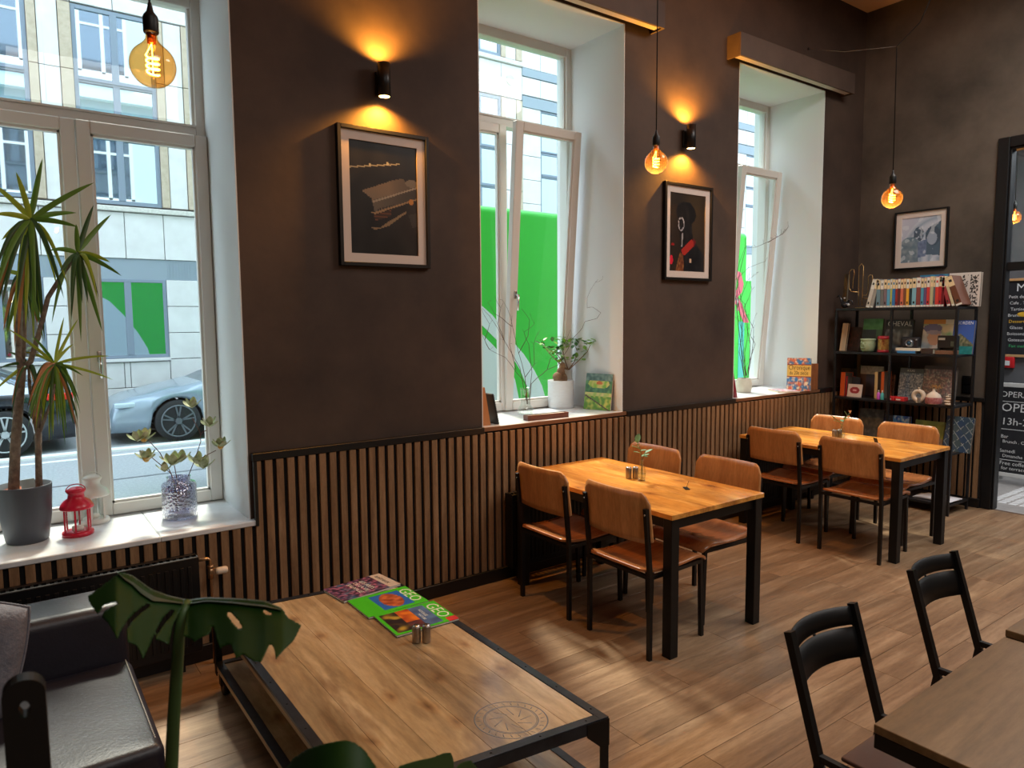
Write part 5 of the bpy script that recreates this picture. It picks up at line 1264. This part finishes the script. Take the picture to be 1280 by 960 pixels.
# top row of comic albums, spines outward
rowg = 'row of comic albums on the top shelf'
def yat(px_, X, z):
    lo_, hi_ = 0, 960
    for _ in range(30):
        mid = (lo_+hi_)/2
        if onx(px_, mid, X).z > z: lo_ = mid
        else: hi_ = mid
    return onx(px_, lo_, X).y
SPL = M('spine_label_cream', (226, 204, 162), .5); SPL2 = M('spine_label_white', (222, 220, 212), .5)
cols = [(1082, 1086.6, (196, 192, 184), 13, 'pale grey'), (1087, 1091, (150, 146, 140), 12, 'mottled grey'), (1094.8, 1099.6, (104, 134, 150), 0, 'grey-blue'), (1099.8, 1103.8, (110, 112, 112), 0, 'mid grey'), (1104, 1107.8, (122, 104, 112), 0, 'mauve-grey'),
 (1108, 1111.8, (86, 160, 200), 0, 'light blue'), (1112, 1114.3, (176, 178, 92), 0, 'thin olive-yellow'), (1114.5, 1118.2, (46, 116, 176), 0, 'strong blue'), (1118.4, 1121.2, (150, 46, 40), 0, 'thin brick red'), (1121.4, 1124.6, (92, 40, 44), 0, 'dark wine'), (1124.8, 1128.4, (206, 110, 84), 0, 'salmon red'), (1128.6, 1131.8, (122, 76, 54), 0, 'brown'),
 (1132, 1135.5, (232, 172, 58), 0, 'golden yellow'), (1135.7, 1139, (34, 58, 66), 0, 'dark teal'), (1139.2, 1144.4, (124, 176, 196), 0, 'pale sky-blue'), (1144.6, 1150, (128, 66, 62), 0, 'dusty red'), (1150.2, 1153.8, (80, 150, 180), 0, 'turquoise blue'), (1154, 1157.3, (104, 78, 120), 0, 'purple'), (1157.5, 1161.4, (196, 56, 58), 0, 'crimson'), (1161.6, 1165.6, (180, 176, 138), 0, 'sage cream'), (1165.8, 1168, (96, 104, 108), 0, 'thin slate'),
 (1168.2, 1172.4, (206, 62, 54), 0, 'bright red'), (1172.6, 1176, (176, 34, 44), 0, 'deep red'), (1176.2, 1179.6, (106, 22, 32), 0, 'maroon'), (1184, 1188.4, (150, 48, 56), -15, 'red and navy'), (1190, 1193.8, (196, 184, 150), -18, 'speckled cream'), (1195.5, 1204, (104, 62, 44), -21, 'thick brown')]
prev = None
for i, (a, c, col, ln, nm) in enumerate(cols):
    X = 6.70; z = LV[4]+.001; ya, yc = yat(a, X, z), yat(c, X, z); t = (ya-yc-.001)*cos(radians(ln)); hh = .262+R.uniform(-.006, .006) if not ln else .27
    lab = '%s comic album spine %s on the top shelf' % (nm, 'leaning at the left end' if ln > 0 else 'leaning at the right end' if ln < 0 else 'standing in the row')
    o = thing('comic_album', lab, 'book', (X, ya, z), (0, radians(ln), -pi/2), rowg)
    if ln > 0: o.location.z = z+t*sin(radians(ln))
    cm = M('cover_%d_%d_%d' % col, col, .45)
    b = B()
    off = -t*0
    b.box(0, t, 0, .19, 0, hh, .001); b.obj('cover', cm, o)
    b = B(); b.box(.0004, t-.0004, -.0006, .0002, hh*.66, hh-.004); b.obj('spine_label', SPL if i % 3 else SPL2, o)
    b = B(); b.box(t*.25, t*.75, -.0010, -.0004, hh*.80, hh*.88); b.box(t*.25, t*.7, -.0008, .0, hh*.12, hh*.2); b.obj('spine_mark', cm if i % 2 else INK_K, o)
    b = B(); b.box(.0004, t-.0004, -.0006, .0002, .002, .018); b.obj('spine_foot', SPL2, o)
# left of the row
sbook('dark brown book standing at the left end of the top shelf', 1046.5, 1057, 343, 4, 6.93, .03, (84, 68, 46), mosaic((86, 72, 44), (52, 46, 36), (120, 84, 50), 4, 1), .10)
gold = M('brass_wire', (206, 172, 112), .28, 1)
z = LV[4]+.001; Xc = 6.76; o = thing('wire_cactus', 'brass wire cactus ornament on the top shelf left of the comic albums', 'ornament', (Xc, yat(1077, Xc, z), z))
oc = Vector(o.location)
def cp(x, y, d=0): q = onx(x, y, Xc+d); return q-oc
for d in (-.018, .018):
    for pts in ([(1073, 382), (1073.5, 345), (1074, 333), (1077, 329.5), (1079.5, 333), (1078.8, 350), (1077.5, 382)],
                [(1073, 365), (1064, 364.5), (1061.5, 360), (1062, 340), (1064.5, 336.5), (1067.5, 337), (1068, 342), (1066.5, 350), (1066, 361)],
                [(1078, 369), (1083, 369), (1085, 365), (1085.5, 346), (1087.5, 343.5), (1090.5, 344), (1091, 349), (1089.5, 358), (1089.5, 370), (1086, 373), (1078, 373)]):
        b = B(); b.tube([cp(x, y, d) for x, y in pts], .0028, 6); b.obj('wire_loop', gold, o)
b = B(); b.box(-.03, .03, -.05, .05, 0, .006, .002); b.obj('base', gold, o)
z = LV[4]+.001; o = thing('dark_ornament', 'dark curled ornament with pale round tips at the left of the top shelf', 'ornament', (6.76, yat(1056, 6.76, z), z)); DK = M('dark_glazed_ceramic', (36, 40, 46), .25)
b = B(); b.ball((0, .0, .035), .032, sx=1, sy=1.2, sz=1); b.tube([(0, .02, .05), (0, .045, .10), (0, .06, .13), (0, .085, .11)], [.018, .012, .009, .004]); b.tube([(0, -.02, .05), (0, -.045, .085), (0, -.07, .07), (0, -.08, .035)], [.014, .009, .007, .004]); b.obj('body', DK, o)
b = B(); b.ball((-.03, -.052, .035), .013); b.ball((-.03, -.01, .10), .009); b.obj('tip', M('pale_glaze', (190, 190, 190), .3), o)
def bluebk(u, v): return mixc((34, 96, 150), (70, 150, 180), nz(u*6, v*6)+.4) if not (.62 < u < .78 and v < .8) else (176, 176, 120)
sbook('blue book with white lettering behind the row of comic albums', 1148, 1183.5, 343.5, 4, 6.93, .02, (40, 100, 150), bluebk, .03, [('SCIENCE', .08, .86, .034, INK_W, .56), ('POUR', .24, .76, .03, INK_W, .56), ('TOUS', .12, .66, .03, INK_W, .5)])
def zoo(u, v):
    if .62 < u < .68 or u > .93 or v > .93: return (206, 202, 196)
    if u > .68 and nz(u*26, v*18) > .02: return (40, 40, 42)
    if inpoly(u, v, [(.05, 0), (.36, .32), (.42, .45), (.60, .45), (.60, 0)]): return (22, 22, 24)
    if v > .5 and nz(u*12, v*16, 4) > .22: return (60, 60, 60)
    return (206, 202, 196)
sbook('pale art book with black drawing at the right end of the top shelf', 1184, 1223.5, 341, 4, 6.90, .04, (196, 186, 176), zoo, .06, [('me', .34, .62, .05, INK_K, .6)], 44, 44)
# level 4 (second from the top)
sbook('dark book with pale page edges leaning at the left of the second shelf', 1049, 1056, 404, 3, 6.80, .03, (206, 186, 156), None, .2)
sbook('dark red-brown book leaning at the left of the second shelf', 1057, 1073, 409, 3, 6.86, .02, (52, 36, 36), mosaic((44, 34, 34), (70, 40, 38), (30, 28, 28), 5, 2), .2)
sbook('green and black book standing behind the sage green jar', 1076.5, 1101, 398.5, 3, 6.88, .02, (40, 44, 38), lambda u, v: mixc((66, 126, 58), (88, 150, 80), nz(u*5, v*9)+.5) if v > .66 else ((60, 96, 60) if v > .40 and u > .7 else (34, 36, 34)), .1)
sbook('grey horse book titled in white capitals behind the red and gold tin', 1104, 1138, 399.5, 3, 6.90, .03, (74, 78, 84), lambda u, v: mixc((62, 66, 72), (124, 130, 136), nz(u*7, v*5, 3)*1.6+.35) if v < .7 else (52, 54, 58), .14, [('CHEVAL', .06, .80, .066, INK_W, .94)])
z = LV[3]+.001
SAGE = M('sage_ceramic', (132, 156, 124), .5, 0, (158, 178, 146), 14, .3, 40)
o = thing('sage_jar', 'sage green ceramic face jar on the second shelf', 'jar', (6.74, yat(1084.5, 6.74, z), z)); b = B(); b.lathe([(0, 0), (.045, 0), (.058, .015), (.068, .06), (.066, .09), (.062, .105), (.068, .112), (.068, .126), (.062, .126), (.058, .10), (0, .02)], 28, caps=False); b.obj('jar_body', SAGE, o)
b = B(); b.ball((-.064, .01, .075), .012, sz=1.5); b.ball((-.062, .03, .09), .009); b.ball((-.064, -.012, .09), .009); b.tube([(-.066, .03, .045), (-.069, .01, .035), (-.066, -.012, .045)], .004); b.obj('face_relief', SAGE, o)
o = thing('tea_tin', 'round red and gold tin on the second shelf', 'tin', (6.74, yat(1104.5, 6.74, z), z)); RED = M('tin_red', (160, 34, 48), .35); GLD = M('tin_gold', (196, 164, 90), .35, .4, (120, 60, 40), 30)
b = B(); b.lathe([(0, 0), (.054, 0), (.056, .004), (.056, .02), (.052, .024)], 28); b.obj('foot_band', RED, o); b = B(); b.lathe([(.0515, .02), (.0515, .128)], 28, caps=False); b.obj('tin_body', GLD, o); b = B(); b.lathe([(.055, .124), (.056, .128), (.056, .146), (.045, .154), (0, .156)], 28); b.obj('lid', RED, o)
def flat(label, x0, x1, lvl, X, z0, th, d, col, name='book', cat='book'):
    z = LV[lvl]+.001+z0; ya, yc = yat(x0, X, z), yat(x1, X, z); o = thing(name, label, cat, (X, ya, z), (0, 0, -pi/2)); w = ya-yc
    b = B(); b.box(0, w, 0, d, 0, .002); b.box(0, w, 0, d, th-.002, th); b.box(0, w, 0, .002, .002, th-.002); b.obj('cover', M('cover_%d_%d_%d' % col, col, .45), o)
    b = B(); b.box(.003, w-.003, .0021, d-.003, .002, th-.002); b.obj('pages', PAGES, o); return o
flat('bright blue book lying flat at the bottom of the small pile', 1121, 1144, 3, 6.70, 0, .022, .15, (60, 136, 196)); flat('white book lying flat on the bright blue one', 1119.5, 1150, 3, 6.70, .023, .024, .15, (214, 216, 206)); flat('dark brown book lying flat beside the white one', 1151, 1166, 3, 6.70, 0, .045, .14, (56, 42, 38))
o = thing('bellows_camera', 'small old black camera with a silver ringed lens on the flat books', 'camera', (6.77, yat(1139, 6.77, 1.468), 1.468), (0, 0, -pi/2)); b = B(); b.box(-.085, .075, -.03, .04, 0, .10, .02, 3); b.obj('body', M('camera_black_leather', (24, 26, 34), .6), o)
b = B(); b.lathe([(0, 0), (.036, 0), (.036, .012), (.030, .026), (.024, .028), (.022, .016), (0, .014)], 24); b.obj('lens_ring', M('satin_silver', (150, 158, 166), .3, .9), o, (.0, -.028, .045), (pi/2, 0, 0)); b = B(); b.lathe([(0, .0), (.019, 0), (.017, .006), (0, .009)], 20); b.obj('lens', M('lens_blue', (40, 80, 110), .05), o, (.0, -.046, .045), (pi/2, 0, 0))
b = B(); b.lathe([(0, 0), (.008, 0), (.008, .004), (0, .004)], 10); b.obj('button', M('satin_silver', (150, 158, 166)), o, (.055, -.03, .075), (pi/2, 0, 0))
def portrait(u, v):
    c = mixc((206, 200, 176), (120, 168, 130), nz(u*4, v*5, 3)*1.5+.35)
    if v > .88: return (210, 150, 70) if u < .72 else (216, 214, 196)
    if hypot((u-.32)/.36, (v-.38)/.5) < 1: c = mixc((210, 214, 214), (150, 170, 180), nz(u*6, v*6, 2)+.4)
    if hypot((u-.40)/.22, (v-.47)/.24) < 1: c = (196, 160, 140)
    if hypot((u-.33)/.32, (v-.74)/.13) < 1: c = (96, 104, 150)
    if hypot((u-.38)/.26, (v-.62)/.06) < 1: c = (150, 150, 176)
    return c
sbook('portrait book of a white-haired person in a blue cap', 1150.5, 1188, 399.5, 3, 6.86, .03, (200, 196, 180), portrait, .16, None, 30, 38)
o = thing('folding_camera', 'boxy black and brown camera in front of the portrait book', 'camera', (6.70, yat(1171, 6.70, z), z), (0, 0, -pi/2)); b = B(); b.box(0, .150, 0, .07, .055, .165, .004); b.box(0, .022, 0, .07, 0, .055, .003); b.box(.128, .15, 0, .07, 0, .055, .003); b.box(.022, .128, .03, .07, .02, .055); b.obj('body', M('camera_black', (24, 22, 22), .45), o)
b = B(); b.box(.01, .062, -.004, 0, .125, .145, .001); b.obj('name_strip', M('aluminium_strip', (196, 190, 178), .35, .5), o); b = B(); b.box(-.004, .154, -.03, .06, 0, .035, .003); b.obj('brown_base', M('camera_brown', (112, 82, 64), .5), o); b = B(); b.box(.108, .14, -.004, 0, .07, .115, .002); b.obj('viewfinder', M('finder_glass', (90, 100, 90), .1), o)
def lake(u, v):
    if v < .22: return mixc((40, 120, 120), (60, 150, 150), nz(u*5, v*9)+.5)
    if v < .62-.5*abs(u-.35): return mixc((74, 84, 66), (140, 138, 110), nz(u*10, v*10)*1.4+.4)
    return mixc((60, 110, 190), (36, 78, 160), v)
sbook('travel book with a mountain lake cover at the right of the second shelf', 1188.5, 1214.5, 400.5, 3, 6.86, .03, (40, 70, 130), lake, .16, [('NORDEN', .10, .88, .04, INK_W, .9)])
# level 3
sbook('orange-spined book leaning at the left of the third shelf', 1049.5, 1055, 465, 2, 6.76, .15, (206, 92, 44), None, .05)
sbook('thin crimson book leaning beside the orange one', 1056, 1058.3, 470, 2, 6.77, .15, (150, 36, 44), None, .05)
sbook('dark olive book at the back left of the third shelf', 1050, 1069, 460, 2, 6.95, .02, (56, 52, 38), mosaic((58, 54, 38), (40, 40, 36), (70, 60, 44), 4, 4), .06)
sbook('dark blue book behind the lips card', 1056.5, 1073, 471, 2, 6.86, .02, (52, 60, 80), None, .08)
def lips(u, v):
    if hypot((u-.5)/.34, (v-.52)/.27) < 1 and not hypot((u-.5)/.16, (v-.52)/.07) < 1: return (140, 34, 40)
    if hypot((u-.5)/.16, (v-.52)/.07) < 1: return (206, 150, 150)
    return (200, 186, 176)
sbook('small pale card printed with dark red lips', 1058.5, 1076, 480, 2, 6.74, .01, (200, 186, 176), lips, .2, None, 26, 22, name='card')
def stone(u, v):
    if v > .72: return mixc((166, 156, 134), (132, 124, 106), nz(u*12, v*12)+.4)
    return mixc((34, 30, 44), (60, 50, 80), nz(u*4, v*3, 5)*1.5+.3) if .25 < u < .8 else (66, 44, 34)
sbook('tall dark book with a stone-coloured band across its top', 1073.5, 1102, 457.5, 2, 6.90, .03, (60, 52, 50), stone, .08)
sbook('cream upright narrow book on the third shelf', 1092.5, 1096.2, 464.5, 2, 6.76, .14, (196, 170, 120), None, .0)
sbook('black narrow book between the cream and orange ones', 1096.6, 1100, 467, 2, 6.77, .14, (40, 34, 30), None, .0)
sbook('orange upright narrow book on the third shelf', 1100.4, 1104.2, 464.5, 2, 6.76, .14, (200, 96, 40), None, .0)
sbook('brown tilted book behind the left red box', 1105, 1116, 468, 2, 6.90, .02, (96, 62, 44), mosaic((96, 62, 44), (60, 44, 40), (140, 96, 60), 5, 7), .12)
z = LV[2]+.001
for px_, col, nm in ((1098, (190, 90, 190), 'purple'), (1102.6, (80, 176, 176), 'turquoise')):
    o = thing('small_bottle', 'tiny %s bottle with pale tip on the third shelf' % nm, 'bottle', (6.69, yat(px_, 6.69, z), z), (0, 0, 0), None); b = B(); b.lathe([(0, 0), (.015, 0), (.016, .004), (.016, .055), (.008, .068), (.006, .07)], 16); b.obj('bottle_body', M('bottle_'+nm, col, .3), o); b = B(); b.lathe([(.006, .07), (.005, .088), (0, .09)], 10); b.obj('tip', SPL2, o)
for x0, x1, lab in ((1108, 1117.5, 'small red and white box left of the middle post'), (1118.5, 1130, 'red box right of the middle post on the third shelf')):
    ya, yc = yat(x0, 6.70, z), yat(x1, 6.70, z); o = thing('red_box', lab, 'box', (6.70, ya, z), (0, 0, -pi/2)); b = B(); b.box(0, ya-yc, 0, .08, 0, .036, .003); b.obj('carton', M('box_red', (196, 44, 46), .45), o); b = B(); b.box(.01, (ya-yc)*.6, -.001, 0, .008, .02); b.obj('pale_label', SPL2, o)
crys = mosaic((84, 100, 120), (140, 156, 172), (190, 200, 206), 13, 3)
sbook('blue-grey crystal-patterned book on the third shelf', 1121.5, 1151, 460.5, 2, 6.88, .03, (88, 96, 104), lambda u, v: (92, 98, 104) if v > .86 else crys(u, v), .14, [('ATLAS', .3, .9, .026, INK_W, .62)], 34, 40)
pnk = mosaic((104, 100, 104), (150, 120, 122), (176, 176, 164), 13, 6)
sbook('large pinkish-grey speckled book on the third shelf', 1151.5, 1191.5, 457.5, 2, 6.88, .04, (84, 80, 82), lambda u, v: (72, 68, 70) if v > .9 else ((206, 170, 120) if hypot((u-.42)/.2, (v-.42)/.06) < 1 and nz(u*20, v*20) > -.1 else pnk(u, v)), .14, None, 38, 42)
CRM = M('matte_cream_ceramic', (206, 192, 174), .7); MRN = M('maroon_dots', (130, 54, 60), .6, 0, (176, 120, 116), 60)
def vloc(px_, X=6.70): return (X, yat(px_, X, z), z)
o = thing('ring_vase', 'cream ring-shaped vase on the third shelf', 'vase', vloc(1148), (0, 0, -pi/2)); b = B(); b.tube([(.043*cos(t), 0, .064+.043*sin(t)) for t in [2*pi*i/28 for i in range(28)]], .019, 12, loop=True); b.lathe([(0, 0), (.022, 0), (.022, .012), (.012, .02)], 16); b.lathe([(.010, .118), (.009, .135), (.012, .140), (.008, .14)], 14); b.obj('ring_body', CRM, o); b = B(); b.box(-.004, .026, -.022, -.012, .0, .05, .004); b.obj('grey_stripe', M('grey_glaze', (120, 112, 108), .6), o)
o = thing('bottle_vase', 'cream bottle vase with maroon dotted belly on the third shelf', 'vase', vloc(1166.5), (0, 0, -pi/2)); b = B(); b.lathe([(0, 0), (.056, 0), (.062, .01), (.064, .055), (.052, .085), (.026, .105), (.012, .115), (.010, .135), (.013, .138), (.008, .138)], 28, caps=False); b.obj('vase_body', CRM, o); b = B(); b.lathe([(.0635, .006), (.0655, .02), (.0655, .055), (.062, .062)], 28, caps=False); b.obj('dotted_band', MRN, o)
o = thing('pebble_stack', 'little cream ornament of stacked pebbles on the third shelf', 'ornament', vloc(1186, 6.69)); b = B()
for i, (rr_, zz) in enumerate(((.040, .013), (.034, .036), (.030, .057), (.022, .077), (.014, .096))): b.ball((0, (.006 if i % 2 else -.006), zz), rr_, sz=.36, n=16)
b.obj('pebbles', CRM, o)
# level 2
sbook('grey speckled book leaning on the fourth shelf behind the peach blooms', 1070, 1100, 511, 1, 6.80, .03, (72, 74, 76), mosaic((64, 68, 70), (88, 90, 90), (104, 104, 100), 6, 2), .22)
sbook('dark navy book on the fourth shelf beside the grey one', 1100.5, 1113, 518, 1, 6.82, .02, (30, 38, 66), mosaic((28, 34, 60), (48, 56, 90), (80, 60, 60), 6, 4), .2)
sbook('bright blue box on the fourth shelf', 1114, 1134, 519.5, 1, 6.78, .05, (44, 92, 180), mosaic((40, 84, 176), (60, 130, 210), (180, 200, 220), 6, 5), .08)
def yg(u, v): return mixc((150, 160, 70), (110, 130, 60), nz(u*5, v*4)+.4) if v > .35 else (150, 130, 110)
sbook('yellow-green book on the fourth shelf', 1140.5, 1177, 526, 1, 6.82, .02, (150, 156, 70), yg, .2)
def plaid(u, v):
    a, c = (u+v*1.1)*3.2, (u-v*1.4)*2.6
    if (a % 1) < .06 or (c % 1) < .05: return (150, 160, 160)
    return mixc((40, 66, 96), (56, 76, 86), (int(a)+int(c)) % 3/2)
sbook('blue check-patterned book on the fourth shelf at the right', 1177.5, 1212, 521, 1, 6.78, .03, (34, 38, 44), plaid, .24, None, 40, 46)
o = thing('paper_stack', 'loose white papers on the bottom shelf', 'papers', (6.72, yat(1140, 6.72, LV[0]), LV[0]+.001), (0, 0, -pi/2))
for i in range(5): b = B(); b.box(.01*i, .30+.008*i, .01, .22, .004*i, .004*i+.003); b.obj('sheet', M('white_paper', (206, 208, 214), .8), o, None, (0, 0, radians(R.uniform(-5, 5))))

# ================================================================== monstera in the foreground
MON = M('monstera_leaf', (26, 58, 16), .34, 0, (40, 78, 24), 5, .1, 18); MONS = M('monstera_petiole', (58, 84, 40), .5)
def monmat():
    m, t, b_ = nt('monstera_leaf_lit'); b_.inputs['Base Color'].default_value = rgb((24, 56, 12)); b_.inputs['Specular IOR Level'].default_value = .25; b_.inputs['Roughness'].default_value = .55
    tr = add(t, 'ShaderNodeBsdfTranslucent'); tr.inputs[0].default_value = rgb((56, 120, 10)); mx = add(t, 'ShaderNodeMixShader'); mx.inputs[0].default_value = .2
    o_ = t.nodes['Material Output']; t.links.new(b_.outputs[0], mx.inputs[1]); t.links.new(tr.outputs[0], mx.inputs[2]); t.links.new(mx.outputs[0], o_.inputs[0]); return m
MON = monmat()
mp_ = thing('monstera_plant', 'monstera with split leaves in the lower left foreground', 'plant', (.33, 1.22, 0)); mc = Vector(mp_.location)
b = B(); b.lathe([(0, 0), (.12, 0), (.13, .01), (.16, .28), (.165, .29), (.155, .29), (.14, .25), (0, .25)], 32, caps=False); b.obj('pot', M('terracotta_dark', (96, 66, 52), .7), mp_)
b = B(); b.lathe([(0, .255), (.148, .25)], 24, caps=False); b.obj('soil', M('dark_soil', (60, 46, 38)), mp_)
def D(x, y, s): return dep(x, y, s)-mc
def leafpoly(outline, holes, depthfn, par, name='leaf', g=2.5):
    xs_ = [p[0] for p in outline]; ys_ = [p[1] for p in outline]; X0, Y0_ = min(xs_)-g, min(ys_)-g
    nx_, ny_ = int((max(xs_)-X0)/g)+2, int((max(ys_)-Y0_)/g)+2
    def inside(x, y): return inpoly(x, y, outline) and not any(inpoly(x, y, h) for h in holes)
    IN = [[inside(X0+i*g, Y0_+j*g) for j in range(ny_+1)] for i in range(nx_+1)]
    segs = [(L_[i], L_[(i+1) % len(L_)]) for L_ in [outline]+holes for i in range(len(L_))]
    def snap(x, y):
        best = None
        for (ax, ay), (cx, cy) in segs:
            dx, dy = cx-ax, cy-ay; q = dx*dx+dy*dy; t_ = max(0, min(1, ((x-ax)*dx+(y-ay)*dy)/q if q else 0)); px_, py_ = ax+t_*dx, ay+t_*dy; d_ = (px_-x)**2+(py_-y)**2
            if best is None or d_ < best[0]: best = (d_, px_, py_)
        return best[1], best[2]
    bm = bmesh.new(); V = {}
    def gv_(i, j):
        if (i, j) not in V:
            x, y = X0+i*g, Y0_+j*g
            if not IN[i][j]: x, y = snap(x, y)
            V[(i, j)] = bm.verts.new(D(x, y, depthfn(x, y)))
        return V[(i, j)]
    for i in range(nx_):
        for j in range(ny_):
            if inside(X0+(i+.5)*g, Y0_+(j+.5)*g) or sum((IN[i][j], IN[i+1][j], IN[i][j+1], IN[i+1][j+1])) >= 2:
                f = bm.faces.new((gv_(i, j), gv_(i+1, j), gv_(i+1, j+1), gv_(i, j+1))); f.smooth = True
    bmesh.ops.recalc_face_normals(bm, faces=bm.faces[:])
    me = bpy.data.meshes.new(name); bm.to_mesh(me); bm.free(); me.materials.append(MON)
    o_ = bpy.data.objects.new(name, me); COL.objects.link(o_); o_.parent = par
    md = o_.modifiers.new('thickness', 'SOLIDIFY'); md.thickness = .0012; return o_
def ridge(x):
    P = [(108, 742), (146, 716), (165, 720), (190, 738), (212, 746), (235, 751), (256, 748), (294, 749), (331, 752), (354, 762), (377, 781)]
    for (a, ya), (c, yc) in zip(P, P[1:]):
        if a <= x <= c: return ya+(yc-ya)*(x-a)/(c-a)
    return 750
def dfn(x, y):
    k = max(0, y-ridge(x)); ph = .003*sin(x*.12+.6)
    return 1.12-.0016*abs(x-235)*.35-.0016*k+ph*min(1, k/25)
outL = [(235, 751), (212, 746), (190, 738), (165, 720), (150, 715), (140, 722), (126, 733), (110, 745), (111, 752), (115, 759), (122, 768), (124, 766), (128, 756), (148, 750), (152, 753), (140, 758), (130, 764), (127, 772), (136, 780), (147, 799), (151, 789), (160, 775), (172, 763), (186, 753), (190, 756), (176, 766), (164, 778), (159, 786), (160, 802), (166, 804), (172, 807), (176, 815), (179, 824), (187, 807), (194, 790), (204, 772), (216, 760), (219, 763), (207, 778), (197, 792), (194, 798), (203, 801), (211, 806), (213, 796), (216, 782), (226, 763)]
outR = [(235, 751), (256, 748), (294, 749), (331, 752), (354, 762), (360, 772), (377, 781), (370, 796), (366, 802), (352, 815), (345, 824), (343, 812), (338, 802), (332, 815), (326, 827), (316, 826), (304, 817), (295, 823), (291, 812), (288, 805), (281, 806), (275, 811), (270, 797), (266, 776), (262, 792), (252, 796), (242, 802), (236, 797), (229, 794), (232, 775)]
slit = [(281, 764), (288, 765), (298, 776), (305, 788), (300, 787), (290, 777)]; slit2 = [(325, 762), (332, 762), (341, 768), (335, 769)]
lf = thing('tmp', 'x', 'x'); bpy.data.objects.remove(lf)
b = B(); pts = [D(235, 752, 1.115), D(229, 766, 1.10), D(224, 790, 1.10), D(221, 840, 1.10), D(217, 900, 1.10), D(214, 965, 1.095)]
e = Vector((-.02, -.01, .25)); pts += [pts[-1].lerp(e, .35)+Vector((.0, 0, 0)), pts[-1].lerp(e, .7), e]
b.tube(pts, [.0075, .0085, .0085, .009, .0095, .010, .010, .011, .012], 10); pet = b.obj('petiole', MONS, mp_)
leafpoly(outL, [], dfn, pet, 'leaf_half'); leafpoly(outR, [slit, slit2], dfn, pet, 'leaf_half')
# upper side of the leaf behind the fold, grey sheen put into its colour
b = B()
xsr = [146, 165, 190, 212, 235, 256, 294, 331, 354]
KW = [(146, 1), (158, 9), (175, 15), (192, 14), (212, 8), (235, 6), (262, 5), (300, 7), (331, 8), (352, 3)]
def kw(x):
    for (a_, ka), (c_, kc) in zip(KW, KW[1:]):
        if a_ <= x <= c_: return ka+(kc-ka)*(x-a_)/(c_-a_)
    return 2
b.sheet(lambda u, v: D(146+206*u, ridge(146+206*u)-1.5+v*kw(146+206*u), dfn(146+206*u, ridge(146+206*u)+kw(146+206*u))-.004+.05*(1-v)**1.3), 40, 5); b.obj('leaf_back', M('monstera_leaf_sheen', (58, 72, 56), .42), pet, label='upper side of the folded leaf with grey sheen painted in')
# lower leaves rising into the frame
def dl(x, y): return .98+.0010*(y-930)*-1+.00002*(x-430)**2
b = B(); p0 = D(452, 1100, .95); b.tube([p0, p0.lerp(e, .5)+Vector((.05, 0, -.05)), e], .008, 8); pt2 = b.obj('petiole', MONS, mp_)
leafpoly([(345, 990), (356, 962), (366, 948), (382, 937), (400, 931), (418, 927), (432, 925), (446, 929), (458, 940), (470, 958), (480, 985), (484, 1030), (470, 1090), (452, 1110), (430, 1080), (410, 1100), (395, 1050), (375, 1060), (362, 1020), (350, 1025)], [], dl, pt2)
leafpoly([(490, 970), (500, 957), (520, 951), (540, 947), (556, 941), (564, 941), (567, 950), (568, 965), (560, 1010), (540, 1050), (500, 1090), (462, 1108), (470, 1050), (480, 1000)], [], dl, pt2, 'leaf_lobe')
leafpoly([(569, 962), (574, 955), (582, 951), (590, 951), (596, 957), (598, 970), (590, 1010), (570, 1050), (545, 1060), (560, 1010)], [], dl, pt2, 'leaf_lobe')
